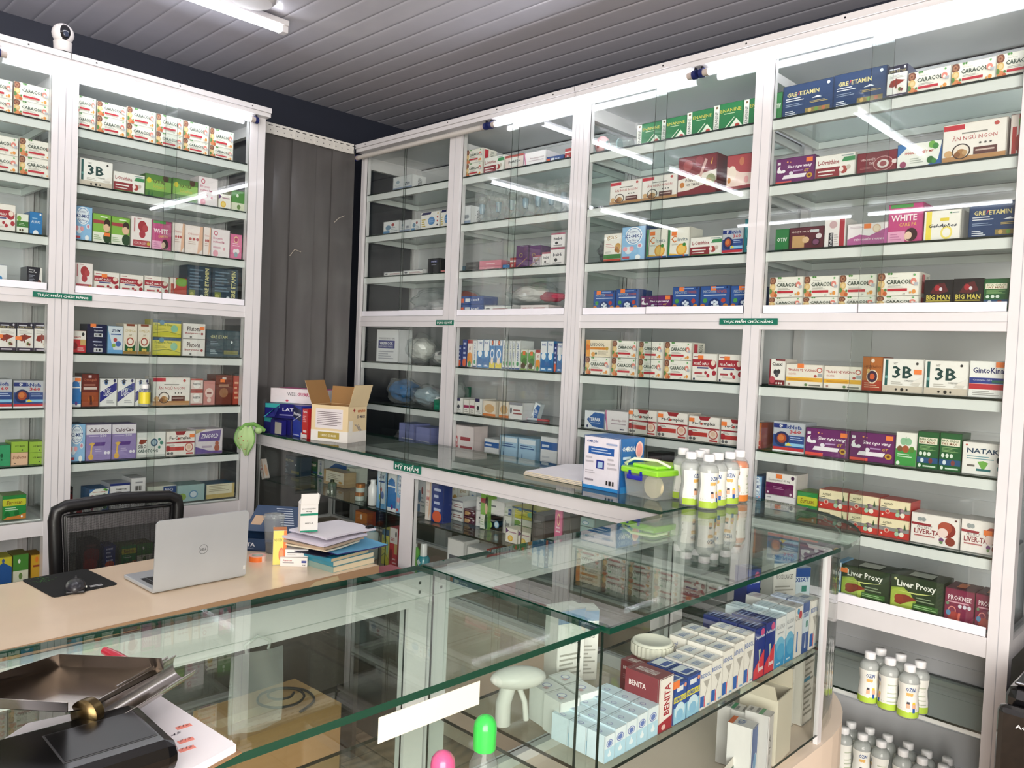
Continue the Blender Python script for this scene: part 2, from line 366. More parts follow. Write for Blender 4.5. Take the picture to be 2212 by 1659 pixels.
for i in range(5):
    k = -.345+i*.132; off = -.010-(i % 2)*.010
    def st(m):
        g = lambda o_: (lambda u, v: (off+o_+.004*sin(pi*u)+.0025*sin(v*5+i), k+u*.155, .01+v*2.76))
        m.grid(6, 24, g(0), SM); m.grid(6, 24, g(-.0025), SM)
        cr = {0: [(.02, 2.42), (.05, 2.38), (.075, 2.30), (.085, 2.22), (.09, 2.12)], 2: [(.0, 2.10), (.03, 2.14), (.07, 2.13)], 4: [(.02, 2.33), (.05, 2.36), (.09, 2.38)]}.get(i)
        if cr: m.tube([(off+.009, k+a_, z_) for a_, z_ in cr], .0022, WR, 5)
    sub('strip', rt, st)
    sub('clamp_plate', rt, lambda m: m.box(.004, .0065, k+.002, k+.12, 2.752, 2.79, mat('D2D0CA', .4)))
# security camera on the left cabinet crown
t = thing('security_camera', 'white dome security camera with black face on the left wall cabinet', 'camera', (LX+.0, 1.106, 2.8155), rad(-2))
sub('base', t, lambda m: m.lathe([(.05, 0), (.05, .004), (.034, .005), (.036, .04), (.037, .052)], mat('D9D4D0', .4), 28).lathe([(.05, 0), (.05, .004)], BLACK, 28))
hd = sub('head', t, lambda m: m.sphere((0, 0, .088), .044, mat('E8E4E2', .3), n=28))
sub('face', hd, lambda m: m.sphere((.013, .0, .088), .0395, mat('15151A', .12, 0, .6), sc=(.92, .74, .92), n=24))
sub('lens', hd, lambda m: m.lathe([(.012, 0), (.012, .004), (.008, .005)], mat('2A3348', .1, 0, 1), 16, Matrix.Translation((.047, 0, .076)) @ Matrix.Rotation(pi/2, 4, 'Y')))
# ================================================================ printed cartons
# kind: aspect | face colour | side colour | look | printed elements (u,v in 0..1 of the face)
KINDS = {}
def K(n, asp, col, side, look, art, noun='carton'): KINDS[n] = (asp, col, side, look, art, noun)
FRU = 'r,0,0,.17,1,EDE6D2;c,.08,.82,.2,7A4A3A;c,.08,.82,.12,A8765A;c,.08,.82,.05,7A4A3A;c,.09,.5,.17,DDB878;c,.1,.5,.1,E8CE9A;c,.1,.16,.16,D88A58;c,.19,.1,.1,C4623A;c,.02,.3,.12,5E8A4A;c,.2,.26,.06,5E8A4A;c,.27,.96,.06,5F9A54;c,.33,.95,.05,4E8A48;'
K('car', 2.0, 'F1EFE6', 'E6E2D6', 'white fruit-picture', FRU+'t,HỖ TRỢ TIÊU HÓA,.26,.76,.22,.05,3A3A3A;t,CARACOL,.22,.5,.6,.2,3E4E44,b;l,.26,.36,.62,.44,2,A9A9A0;r,.25,.2,.72,.31,C0303E;c,.86,.6,.14,E58A7E;c,.86,.55,.07,F4E6DE;r,.88,.42,.97,.56,B9BCC4;c,.88,.17,.09,E89A4A;c,.8,.13,.05,E8A85A;c,.88,.88,.05,6FB06F;t,24,.62,.05,.06,.07,5A5A5A;Sr,.1,.1,.35,.9,C0303E;St,CARACOL,.5,.1,.25,.8,4A5A4E,v')
K('lys', 1.7, 'F2E6CE', 'EADFC4', 'cream orange-band', 'r,0,0,.16,1,E9A24A;c,.06,.55,.17,D8742A;t,LYSOCOL,.18,.62,.56,.19,4A4A44,b;r,.17,.42,.8,.56,D98A34;c,.85,.5,.1,C9A24A;c,.3,.15,.13,E0A050;l,.5,.12,.9,.32,4,A8A090;c,.42,.2,.07,5A6A5A')
K('b3', 1.25, 'F3F1EC', 'E8E6E0', 'white big-numeral', 'r,.05,.12,.12,.96,1D5A58;c,.09,.45,.045,6FA8A4;r,0,0,1,.2,CFC4B4;t,3B,.24,.42,.5,.36,17403F,b;t,VIT,.26,.82,.1,.06,3A3A3A;t,COMPLEX RICH,.55,.33,.22,.05,333;l,.22,.24,.5,.32,2,B8B4AC;c,.84,.86,.04,3A3A3A;c,.35,.09,.035,222;c,.5,.09,.05,222;c,.62,.09,.03,222;p,D9D4CC,.68,.24,.98,.46,.9,.2;p,EEE9E2,.7,.3,1,.5,.98,.3')
K('lor', 1.75, 'F0EEE8', 'DCD8CE', 'white and maroon amino acid', 't,L-Ornithine,.06,.6,.54,.2,9A2F38,b;r,0,0,.62,.48,8C2B33;r,.07,.3,.5,.36,F0EEE8;r,.07,.16,.45,.2,F0EEE8;p,3D8A55,.66,.66,.72,.84,1,.84,1,.66;c,.72,.32,.16,A8433C;c,.66,.34,.1,F0E6E0;c,.84,.4,.1,C9BFB4;r,.05,0,.98,.07,5F8F4A;l,.66,.88,.95,.94,1,9AA')
K('ena', 1.0, '1E7A46', '1E7A46', 'green and white', 'r,0,0,.19,1,F2F2EC;c,.1,.9,.045,7A5A3A;t,ENANINE,.05,.12,.1,.62,3A4A40,v;t,ENANINE,.23,.66,.7,.13,E3D25A;l,.36,.58,.72,.62,1,B9D8B0;p,E9F2E2,.52,.0,.78,.38,1,.05,1,0;p,E9F2E2,.36,0,.4,0,.72,.42,.7,.44;c,.82,.1,.08,B5403A')
K('gre', 1.6, '253F68', '1E3458', 'navy blue gold-lettered', 't,GRE,.08,.64,.2,.13,D8CB8A,b;t,ETAMIN,.34,.64,.38,.13,D8CB8A,b;p,C0434A,.29,.66,.31,.68,.34,.78,.32,.78;l,.06,.5,.42,.6,2,D9DCE4;l,.06,.34,.4,.42,2,8FA0BC;l,.06,.06,.3,.2,3,E0E4EC;r,.46,.06,.94,.2,8A7A4A;c,.55,.13,.06,C9A86A;c,.68,.13,.06,6F9A4A;c,.82,.13,.06,B56A4A;p,E9EEF4,.58,.48,.7,.54,.78,.48;l,.55,.34,.9,.4,2,C9B36A;c,.9,.88,.05,DCE4EE')
K('grv', .72, '1F3547', '1B2E40', 'dark navy upended', 't,GRE ETAMIN,.74,.1,.17,.84,C9C58A,vb;l,.1,.3,.66,.9,7,5A7284;r,.1,.04,.34,.28,6E7A3A;c,.2,.16,.06,A8A860;c,.62,.12,.05,D8E0E4')
K('grf', 1.5, '2A4450', '1B2E40', 'slate blue gold-lettered', 't,GRE ETAM,.12,.68,.5,.12,B9B88A,b;l,.12,.42,.4,.58,3,7C929C;l,.12,.1,.34,.26,3,9AACB4;r,.52,.1,.95,.24,7A7A4C;c,.75,.56,.05,DDE6EA')
K('gnv', 1.3, '6A2466', '4F1C50', 'purple moon-and-cloud', 't,Giac ngu vang,.26,.56,.66,.15,F6EEF4,bi;t,GT,.72,.4,.14,.1,D9B23A,bi;c,.14,.58,.14,F4EFF2;c,.2,.64,.13,6A2466;c,.08,.52,.07,F0F0F4;c,.2,.5,.06,F0F0F4;c,.4,.4,.07,E8E4EE;p,EFEAF0,.17,.2,.22,.34,.8,.34,.75,.2;c,.87,.24,.1,C79A35;c,.87,.24,.05,6A3A1A;r,0,0,.42,.11,E0524A;r,.04,.76,.12,.86,E6E2E8;c,.3,.84,.03,E8A060;c,.38,.82,.02,E8A060;l,.46,.44,.7,.5,1,B48FC0')
K('lax', .7, 'ECEAE6', '5A5F78', 'white and navy liver-picture', 'r,0,.78,1,1,1F1E38;t,LIVER DETOX,.08,.8,.84,.07,C9BE8A;l,.1,.88,.6,.93,1,C9CAD8;c,.86,.93,.04,D8D8E4;l,.12,.62,.9,.72,3,B4B4B0;p,8E3026,.1,.38,.2,.55,.5,.58,.9,.52,.6,.42,.3,.34;r,.42,.3,.5,.6,7A3A34;c,.68,.26,.13,E4DCD4;c,.66,.26,.06,5A6A38;c,.75,.24,.05,7A3A3A;r,0,0,1,.12,3A3048;l,.14,.03,.8,.09,1,C8C0CC')
K('anu', 1.35, 'F0ECE6', 'DDD6CC', 'white and brown root-picture', 'r,0,.84,.34,.97,C4303C;r,0,0,1,.16,B98A5A;t,ĂN NGỦ NGON,.15,.56,.7,.13,B23A3A;l,.3,.72,.7,.76,1,8A8A84;c,.3,.28,.2,3A2E2A;c,.3,.28,.17,EDE4D8;c,.3,.22,.12,A87A4A;c,.24,.2,.07,8A5C38;c,.36,.24,.06,C09A6A;c,.1,.24,.09,D0A878;r,.5,.16,.86,.34,5E3530;l,.53,.24,.82,.29,1,CDB8B0;c,.84,.88,.05,C0504A;c,.6,.44,.025,555;c,.68,.44,.025,555;c,.76,.44,.025,555')
K('dtq', 1.15, '7E2128', '5F161C', 'big maroon gift', 'p,EDE6DC,0,.14,0,.44,1,.6,1,.34,.3,.16;t,ĐÔNG TRÙNG,.2,.36,.44,.1,3A2A24,b;t,HẠ THẢO,.22,.24,.36,.1,3A2A24,b;c,.25,.78,.14,A85050;c,.55,.85,.12,9A3A40;p,D8B0A8,.6,.4,.76,.86,.7,.9,.56,.5;c,.86,.36,.14,9AA07A;c,.8,.3,.1,B9A078;c,.12,.3,.07,C9803A;p,D9A035,.84,.76,.9,.9,.88,.72')
K('dtp', 1.3, 'B0454A', '7E2128', 'rosy red gift', 'p,F2D9D0,0,.1,0,.7,.5,.5,1,.45,1,.15;c,.2,.5,.2,F6E6D8;c,.55,.8,.12,C97A5A;c,.1,.3,.08,C9803A;r,0,0,1,.12,8A252C;c,.75,.28,.1,E8A8A8')
K('gas', .82, 'F0EDE4', 'E0DCD0', 'white stomach-picture', 't,gas,.14,.76,.6,.16,B08A4A;l,.1,.5,.6,.64,3,C98A8A;c,.8,.52,.13,C99A4A;c,.74,.42,.1,A9713A;c,.84,.36,.07,B5803F;r,0,.1,1,.26,3F7A3A;r,0,0,1,.09,C24A34;l,.08,.3,.5,.36,2,9A9A90')
K('k2m', .72, '8FBFE6', '2E4A78', 'sky blue shield-and-elephant', 'c,.5,.72,.26,F2F6FA;c,.5,.72,.23,5E90C4;c,.5,.72,.21,E9F2FA;t,K2-MK7,.14,.66,.72,.1,2A4A8A,b;t,HYMO,.34,.8,.32,.06,2A4A8A;t,Da Nano,.26,.56,.46,.06,2A4A8A;c,.3,.3,.11,DDE6F0;c,.16,.34,.07,E8A0A8;c,.44,.34,.07,E8A0A8;c,.78,.42,.08,DDE8F4;c,.78,.42,.05,D88A9A;r,.06,.05,.36,.12,C0505A;c,.72,.08,.08,F4F8FA')
K('cla', .8, 'F0EEE4', 'D8D6CC', 'white orange-picture', 'r,0,0,.1,1,2E7A45;t,C,.16,.5,.24,.24,D97A3A,b;t,lavita,.46,.54,.46,.12,3A5A70;c,.66,.26,.2,E5A23C;c,.66,.26,.15,F2C86A;c,.78,.42,.06,3E8A3E;r,0,0,1,.08,2E5E9A;c,.78,.05,.03,C0403A;l,.2,.42,.5,.47,2,B0B0A8;p,E9B84A,.1,.14,.4,.12,.6,.08,.1,.08')
K('gkn', 1.05, 'B9BEC6', 'A8AEB8', 'silver blue brain-picture', 'r,0,.78,.42,.92,22337A;c,.24,.85,.055,F2F4F8;t,G,.2,.8,.08,.1,22337A,b;t,inkNofa,.3,.77,.6,.13,22408A,b;t,360,.52,.62,.36,.12,C0303A,b;r,0,.14,1,.56,2A4A8C;c,.28,.42,.25,1E2A5C;c,.28,.44,.16,A84A2E;c,.26,.46,.1,D07A42;r,.4,.2,1,.3,8FC6E8;r,0,0,1,.15,C22F3C;r,0,0,1,.05,F0F0F4;p,E6D24A,.4,.2,.5,.32,.62,.22;l,.56,.42,.94,.52,2,B8C8E8')
K('tea', .5, '2A8A96', '1F7480', 'teal', 't,GA,.2,.1,.6,.16,EAF4F4,bi;c,.5,.6,.2,5FB0B8')
K('nic', 1.15, '2F559A', '243E7A', 'royal blue molecule-picture', 't,NICOTEX,.1,.72,.44,.12,A9B4C4,b;t,TOWER,.54,.72,.36,.12,B0563A,b;l,.12,.62,.88,.67,1,C8D4EA;c,.5,.26,.25,1E3470;c,.42,.34,.06,DDE6F4;c,.5,.4,.05,DDE6F4;c,.58,.34,.06,DDE6F4;c,.52,.26,.07,EEF4FA;c,.62,.2,.06,DDE6F4;c,.42,.2,.04,C0CCE4;c,.18,.42,.09,4E9A4A;c,.8,.42,.09,B8443A;c,.1,.2,.1,D87A3A;c,.88,.2,.1,D88A3A;l,.4,.9,.8,.95,1,8FA8D8;c,.92,.93,.04,1A2A5A')
K('fbm', 1.1, 'EFEBE4', 'E2DCD2', 'white red-band child-picture', 'r,0,.52,.8,.78,A8303C;t,FE-BỔ MÁU,.06,.57,.6,.14,F2E8E4,b;c,.82,.6,.17,A8303C;c,.84,.66,.1,F0DDD0;r,.2,.44,.66,.5,5A5A8A;r,.1,.24,.42,.31,B04A50;c,.56,.3,.06,A8303C;c,.66,.2,.07,B83A44;c,.9,.3,.09,A8303C;l,.06,.86,.3,.9,1,B0606A;c,.1,.06,.045,3A3A54;l,.2,.14,.6,.2,2,B8B4AC')
K('fec', 1.25, 'EFE9E2', 'DCD2C8', 'white red-tube baby-picture', 'p,9A2A30,.3,1,.36,.84,.62,.84,.7,1;t,Fe-Complex,.12,.62,.74,.17,2E2A2A,b;r,0,.5,1,.56,9E3038;r,0,.2,.62,.36,C04038;c,.06,.3,.12,A83034;c,.8,.32,.19,C0605A;c,.8,.32,.15,F0D8C8;c,.8,.34,.09,E4BFA8;c,.08,.1,.06,6A6A6A;c,.2,.1,.06,6A6A6A;r,.7,.04,.95,.1,B83A3A;l,.08,.4,.3,.46,2,8A8A84;c,.42,.7,.05,C04038')
K('ter', 1.7, 'E4EAEE', 'CDD6DC', 'white blue-oval', 'p,2E62A6,.1,.5,.4,.12,1,.05,1,.88,.5,.92;t,TERFAR,.22,.42,.58,.2,F2F6FA,b;c,.15,.12,.08,2A3A6A;l,.3,.32,.8,.36,1,B8CCE6', )
K('amx', 1.8, 'EDE9EA', 'DCD8DA', 'white pink-stripe', 'p,7A4A9A,0,0,.06,1,.0,1;p,D98AA8,.08,0,.14,0,.04,1,0,1;t,Amoxidge-1000,.28,.46,.64,.14,8A5A6A;l,.26,.34,.9,.4,1,B8A8B0;r,.66,.08,.84,.14,4A4A6A')
K('otv', .8, '2F7A44', '256A3A', 'plain green', 't,OTIV,.12,.42,.76,.18,EAF2EA,b')
K('hoa', 1.35, '5A2430', '46202A', 'dark maroon portrait', 't,HOẠT HUYẾT,.05,.74,.66,.14,D8C8C0,b;r,.08,.08,.44,.62,C09A68;c,.48,.42,.14,D8B890;c,.78,.3,.17,3A1A28;c,.78,.3,.12,7A4A6A;c,.86,.56,.12,D8D0D4;r,.6,.74,.86,.86,C8CCD0')
K('yor', .7, 'E9E5E4', 'DAD6D2', 'white red-edge', 'r,.7,0,.94,1,A8303C;r,.2,0,.42,.5,2A2A34;t,YoRutin,.24,.04,.14,.44,F0F0F0,v;c,.4,.78,.13,C8A8AC;l,.46,.1,.66,.44,5,B8B0B0')
K('tkt', 1.9, 'EFE9EC', 'DCD4D8', 'white and violet wave', 'p,B5629A,0,0,1,0,1,.75,.8,.62,.55,.42,.3,.5,0,.3;t,TIÊU KHIẾT THANH,.16,.22,.74,.13,EFE0EA,b;c,.72,.74,.19,E2C0A8;c,.72,.74,.14,F0DCC8;l,.06,.8,.4,.88,2,C0B0B8')
K('whi', .95, 'C24A82', 'A23A6C', 'magenta portrait', 'r,.05,.9,.7,1,4E9A50;t,WHITE,.08,.56,.74,.16,FAF0F4,b;t,CARE PA,.32,.42,.5,.09,E8C05A;r,0,0,.5,.3,E6A8C8;c,.62,.16,.13,E9C8B4;c,.68,.2,.17,3E2428;c,.6,.18,.1,EACAB4;l,.08,.08,.4,.24,3,C880A8')
K('gel', 1.35, 'F3F1EA', 'C9C7C2', 'white and yellow', 'r,.05,0,.2,1,F0DC5A;c,.62,.25,.22,F2E27A;c,.62,.25,.15,F3F1EA;t,Gel-Aphos,.12,.4,.78,.15,2A3448,bi;r,.44,.64,.68,.74,E8D24A;c,.72,.9,.03,4A8A5A;l,.76,.88,.94,.92,1,8A9AA0')
K('vng', 1.35, '7E2430', '6A1C28', 'dark red head-outline', 't,VIÊN NHIỆT,.08,.6,.38,.14,E6C8C8,b;t,TVB,.3,.42,.14,.12,E6C8C8,b;c,.66,.42,.34,D8A8A8;c,.66,.42,.31,8E3038;c,.66,.4,.2,EFE2E0;c,.66,.4,.12,A85058;c,.95,.45,.1,E6DAD8;l,.08,.24,.4,.32,2,C08888')
K('tnm', 1.75, 'EDF0EA', '2A5A8A', 'white, green and blue leaf', 'p,3E78B8,0,1,0,.5,.3,1;p,2E62A6,0,0,.6,0,1,.3,1,0;p,2E62A6,.9,0,1,1,1,0;t,THANH NHIỆT MP,.16,.54,.66,.15,B83A34,bi;c,.78,.86,.14,6FAE4A;c,.86,.78,.12,3E8A3E;c,.76,.26,.14,2E6A34;c,.84,.2,.1,3E8A3E;c,.14,.18,.13,9A4A6A;l,.3,.2,.6,.4,3,A8B0A8')
K('big', 1.05, '14141A', '0E0E12', 'black dragon-and-gold', 't,BIG MAN,.08,.32,.84,.17,D8C85A,b;p,5A1A22,.2,.55,.4,.85,.7,.9,.85,.6,.5,.5;c,.45,.72,.1,A82A34;c,.58,.68,.06,D8D4DC;c,.14,.13,.09,9A9AA4;c,.38,.13,.09,8A8A94;c,.62,.13,.09,8A8A94;c,.86,.13,.09,A8A8B0;p,B8A84A,.06,.26,.94,.26,.9,.3,.1,.3')
K('fat', .72, '1E5E32', '184E2A', 'dark green whale-strip', 'r,.05,.66,.92,.84,ECE6D2;t,BHA CALCI,.1,.76,.74,.06,4A6A3A,b;t,FAT MAX,.1,.68,.7,.06,8A5A3A,b;l,.1,.5,.86,.62,4,8FB878;c,.16,.4,.055,DCE8DC;c,.36,.4,.055,DCE8DC;c,.56,.4,.055,DCE8DC;r,0,.15,1,.3,24507E;c,.25,.22,.06,D8E4EC;c,.65,.22,.07,7A3A3A;l,.3,.05,.9,.1,1,C8DCC8;c,.14,.08,.05,E0ECE0')
K('lun', .68, 'EFEFE6', 'D8D8CC', 'white and green lung-picture', 'r,0,0,1,.5,3E9A48;c,.36,.72,.11,8FC09A;c,.6,.72,.11,8FC09A;r,.46,.72,.5,.86,6FA87A;c,.2,.5,.09,7A5A3A;c,.48,.5,.11,A8583A;c,.78,.5,.09,5A8A3A;l,.1,.26,.8,.36,2,C8E8C8;c,.14,.08,.06,E8F4E8')
K('nat', 1.25, 'ECEAE6', 'D8D6D2', 'white teal-letter leaf', 't,NATAK,.1,.66,.76,.15,1F3E5A,b;l,.1,.48,.74,.58,2,6A9AA4;p,6FAA4A,.36,.4,.5,.12,.62,.38,.5,.44;r,.12,.24,.3,.3,6A6460;r,.34,.12,.68,.19,2F6A6E;c,.9,.5,.12,2A3A44;c,.9,.24,.1,5A9A9A;c,.09,.9,.03,C04A44')
K('cnx', .8, 'F2EEE8', 'E2D8D0', 'white and maroon family-picture', 'r,0,0,.1,1,7A2630;r,.1,0,1,.2,7A2630;t,Canxi,.16,.74,.66,.13,2A2A2E,b;c,.4,.5,.1,3A3A3E;c,.6,.52,.09,3A3A3E;c,.5,.4,.09,55555A;c,.22,.2,.14,B8505A;r,.4,.92,1,1,7A2630;c,.5,.08,.04,F0E4E0;c,.66,.08,.04,F0E4E0;c,.82,.08,.04,F0E4E0')
K('tvv', 1.45, 'F0E9DE', 'DDD6CA', 'cream yellow-band gut-picture', 't,TRÀNG VỊ VƯƠNG,.05,.66,.76,.15,A8343A,b;t,GREATER,.06,.52,.22,.08,C87A6A;r,0,.24,1,.42,E9B23E;c,.9,.76,.11,C8645E;c,.9,.76,.07,F0E9DE;c,.8,.5,.06,B5524C;r,.86,.48,.98,.62,A8B0B4;c,.1,.1,.05,B08A80;c,.56,.1,.06,6A8A5A;l,.64,.06,.94,.13,1,7A7A70;l,.08,.28,.76,.36,2,C88A2A')
K('hpz', .68, 'B56A34', '8A3A24', 'copper brown', 'r,0,0,1,.3,A83E2A;c,.5,.88,.06,EAD8C8;t,HPZENTO,.08,.66,.84,.08,5A2E1A;c,.5,.42,.2,EAD8C0;c,.5,.42,.17,3A2440;c,.5,.42,.09,D0603A;l,.12,.1,.88,.24,3,E0C0A0;c,.3,.58,.06,D8B070')
K('gin', 1.15, 'EFEFEC', 'DADAD6', 'white blue-and-red band', 't,GintoKinas,.08,.66,.9,.16,1E2A66,b;r,0,.38,1,.54,263A8A;r,0,.22,1,.37,B8303A;t,Coenzyme Q10,.1,.44,.5,.06,DCE4F4;l,.1,.06,.8,.18,3,9A9A96;r,.6,.4,1,.48,2E6A5A')
K('eso', 1.55, 'F1ECE8', 'D8CFCC', 'white and plum', 'r,0,0,.92,.55,6A1A54;t,Esomeprazol 40 mg,.08,.6,.72,.13,3A2A30;c,.88,.84,.09,4A2A4A;l,.24,.28,.6,.4,2,B07AA0;c,.08,.1,.05,E8D8E4;c,.84,.1,.06,E8D8E4')
K('amg', 1.7, 'ECEAEE', 'D6D4D8', 'white blue-label', 'r,.18,.3,.82,.72,3A5A96;t,AMOGENTINE,.21,.4,.58,.22,F0F2F6,b;l,.04,.86,.2,.92,1,A0A0A8')
K('eur', 1.15, '2E8A44', '6A8A34', 'bright green yellow-label', 'r,.08,.56,.92,.84,C6C83A;c,.08,.7,.14,C6C83A;c,.92,.7,.14,C6C83A;t,Eurosan,.16,.62,.68,.16,7A3020,i;l,.12,.38,.66,.5,2,BFE0BF;c,.2,.2,.14,1F6E34;c,.6,.26,.12,1F6E34;p,C8803A,0,0,1,0,1,.24,.6,.14,.2,.12;c,.82,.1,.05,EFEFEF')
K('act', 1.65, 'EFE3BE', 'C8403A', 'cream and red artichoke-picture', 'r,0,0,1,.34,C23A34;p,8C8A88,0,.34,0,.56,.5,.52,1,.58,1,.34;t,ACTISÔ,.12,.7,.3,.14,3A3A30,b;r,.04,.6,.22,.63,4A4A3A;c,.26,.36,.13,E6B8A8;c,.26,.36,.08,C23A34;c,.68,.44,.16,6A5A66;c,.6,.44,.08,8A9A6A;c,.74,.5,.09,A88A96;c,.6,.24,.12,A8C8B0;c,.76,.24,.13,EDE4D4;p,3E5A34,.82,.5,.86,.82,.9,.5;c,.1,.18,.05,EFE0D8')
K('plt', 1.4, 'EFE9E4', 'E0D8D2', 'white liver-and-thistle', 'p,9A3038,0,.68,.42,.66,.4,.58,0,.6;t,PROTECT,.12,.5,.32,.1,4A2A2A,i;t,LIVER-TA,.07,.32,.54,.16,8A2A30,b;c,.74,.56,.25,8A2E24;c,.7,.62,.2,B0503A;c,.66,.46,.15,F0D8D0;c,.82,.2,.14,8A3A2A;c,.64,.22,.07,7A4A7A;c,.64,.14,.05,6A8A5A;c,.18,.8,.07,9AA0A0;c,.26,.8,.07,9AA0A0;l,.08,.24,.5,.29,1,B06A6A;c,.92,.9,.03,5A2A2A')
K('lpx', 1.35, '26381F', '1D2B18', 'dark green liver-picture', 'p,8FA83A,0,0,0,.6,.25,.66,.5,.3,.4,0;c,.2,.28,.34,A9BE48;p,B8CC58,.02,.1,.1,.45,.4,.4,.45,.15;t,Liver Proxy,.12,.62,.74,.24,F4F4EC,b;p,8A3220,.08,.18,.12,.42,.3,.46,.52,.36,.32,.24,.2,.14;c,.17,.32,.12,9A3A24;p,D8E088,.1,.54,.5,.56,.84,.6,.5,.52;r,.44,.1,.92,.26,3E6A2E;l,.46,.14,.88,.22,2,A8D090;l,.5,.34,.84,.46,2,8A9A7A;c,.09,.88,.04,D8D8A0;Ur,.3,.15,.75,.75,C8CCC0')
K('prk', .95, '7E2044', '661A38', 'crimson body-outline', 't,PROKNEE,.1,.66,.8,.15,EADCE0,b;l,.1,.58,.82,.63,1,D8A0B0;c,.52,.5,.06,D8D4E0;c,.68,.5,.06,D8D4E0;c,.84,.5,.06,D8D4E0;c,.26,.34,.13,E08A80;c,.26,.34,.1,7E2044;c,.34,.12,.2,A83A34;c,.14,.26,.08,5A8AB0;p,D86A5A,.44,.0,.48,.3,.56,.3,.52,0;c,.1,.54,.05,6A8A6A;Ur,.3,.2,.6,.8,E8743A')
K('umi', 1.3, 'D4D8DA', 'E4E6E8', 'pale grey-blue', 't,umino,.62,.3,.26,.3,2A3A54,b;c,.25,.6,.12,8FA4B0;r,0,0,1,.2,8A9AB4;l,.1,.3,.4,.4,2,A8B4BA;St,umino,.3,.2,.4,.6,3A3A44,v')
K('msk', 1.3, 'F0EEEA', 'D8D6D0', 'white face-mask picture', 'p,2A2A5A,0,.84,.1,.98,.56,.98,.5,.84;c,.56,.46,.24,5E8EC4;r,.4,.36,.72,.56,5E8EC4;l,.42,.38,.7,.54,2,8FB4DC;c,.88,.64,.05,B8403A;c,.88,.42,.05,B8403A;c,.88,.2,.05,3A3A5A;c,.9,.86,.05,D8C08A;l,.06,.16,.26,.6,4,C8B03A')
K('blk', .75, '15161C', '101116', 'black', 'r,.24,.72,.76,.86,3A4074;t,Durex,.3,.75,.4,.08,D8D8E4,b;l,.3,.55,.7,.6,1,9A9AA8')
K('sup', 1.2, 'E4E6E6', 'C8CACA', 'small white pictured', 'c,.3,.5,.2,6F8FA8;r,0,0,.4,.25,5A8AB4;c,.6,.7,.12,9A3A3A;l,.5,.2,.9,.5,3,9AA4AA')
K('wpk', .95, 'ECE8E8', 'D8D4D4', 'small white and rose', 'r,0,.88,1,1,A84A64;t,bebé,.2,.5,.6,.2,4A4A54,b;c,.4,.3,.1,3A3A3A;l,.2,.1,.8,.18,1,9A9A9A')
K('pnk', 3.2, 'D88A9A', 'C8788A', 'flat pink', 'l,.3,.3,.7,.6,1,EAC0C8')
K('grt', 2.2, '3E5A6A', '334C5A', 'small slate', 'r,.2,.3,.4,.6,D8603A;l,.5,.3,.9,.6,2,6A8A9A')
K('gry', 2.4, '4A4A4A', '3A3A3A', 'flat charcoal', 'l,.2,.3,.8,.6,1,6A6A6A')
K('rdb', 1.2, 'B83A3A', 'A03030', 'small red', 'r,0,.6,1,.74,F0E8E4;t,BC,.3,.1,.4,.3,F2E8E4,b')
K('pur', .75, '5A2A66', '4A2258', 'plain purple', 'c,.4,.56,.1,B09A5A;c,.4,.56,.07,5A2A66;p,B08A5A,.0,.0,.1,.0,.9,.4,.9,.44;l,.3,.2,.6,.24,1,8A6A94')
K('bci', 2.2, '2F4F8E', '28427A', 'dark blue', 't,ice!,.5,.4,.3,.3,EEF0F4,b;r,0,.2,.2,.7,D8603A;r,.26,.3,.46,.7,E0E4EA')
K('wcs', 2.6, 'E9E9E8', 'D0D0D0', 'long white', 'c,.12,.5,.2,6A6A70;l,.3,.3,.95,.6,2,9A5A5A;r,0,.84,1,1,8A8A94')
K('wri', 2.4, 'EDE2E2', 'E0D0D0', 'long red-lettered', 't,WINGS,.06,.3,.3,.4,C0303A,b;l,.45,.3,.95,.7,2,A84A50')
K('syr', .95, 'E6E8EA', 'D2D4D8', 'white blue-label syringe', 'r,.08,.42,.82,.66,24287A;t,VIKIMKOOK,.14,.53,.6,.09,EEF0F4,b;t,DISPOSABLE SYRINGE,.14,.45,.6,.05,DCE0EC;t,STERILIZED BY E.O GAS,.1,.7,.72,.05,3A3A4A;l,.1,.1,.78,.34,4,A8ACB4')
K('tb1', .35, '3A8AC8', '2F78B4', 'tall blue and white', 'r,0,.6,1,1,E6EAEE;t,PAE,.2,.84,.6,.08,2A4A9A,b;c,.5,.5,.12,EEF4F8;c,.5,.2,.18,2A68A8;l,.2,.05,.8,.12,1,CFE0F0')
K('tb2', .5, '3E80BE', '3470AC', 'blue yellow-foot', 'r,0,.8,1,1,E6EAEE;c,.5,.9,.1,3A3A5A;r,0,0,1,.2,E4D03E;c,.5,.5,.18,E6EEF4;c,.5,.5,.12,3E80BE;r,.4,.84,.6,.97,E8713A;c,.5,.26,.12,EAD8C8')
K('tb3', .3, 'E8EAEA', 'D4D8D8', 'tall white blue-lettered', 't,NANO BAC,.3,.3,.36,.62,2E5A9A,vb;r,0,0,1,.06,2A4A8A;c,.5,.2,.08,4A9A6A')
K('tb4', .45, 'E2E4DA', 'CDD0C4', 'tall white and green leaf', 'c,.5,.62,.3,5E9A4A;c,.6,.4,.2,4A7A3A;c,.4,.2,.16,5A4A3A;r,0,0,1,.08,8AA85A;r,.3,.72,.7,.9,E8713A')
K('tb5', .4, '24387E', '1E3070', 'tall navy', 'l,.2,.3,.8,.9,4,C0C8E4;c,.5,.15,.16,D8603A')
K('tb6', .42, 'EFE6DE', 'DCD2C8', 'tall white orange-fruit', 'r,0,.86,1,1,A83A3A;t,AT,.3,.62,.4,.12,A83A3A,b;c,.5,.3,.24,E8953A;c,.5,.1,.12,4A9A5A')
K('sw1', .8, 'E9E8E4', 'D5D4D0', 'small white', 'r,0,.78,.6,1,2E2A5A;c,.4,.4,.14,3A3A44;l,.2,.08,.8,.2,2,9A9A98')
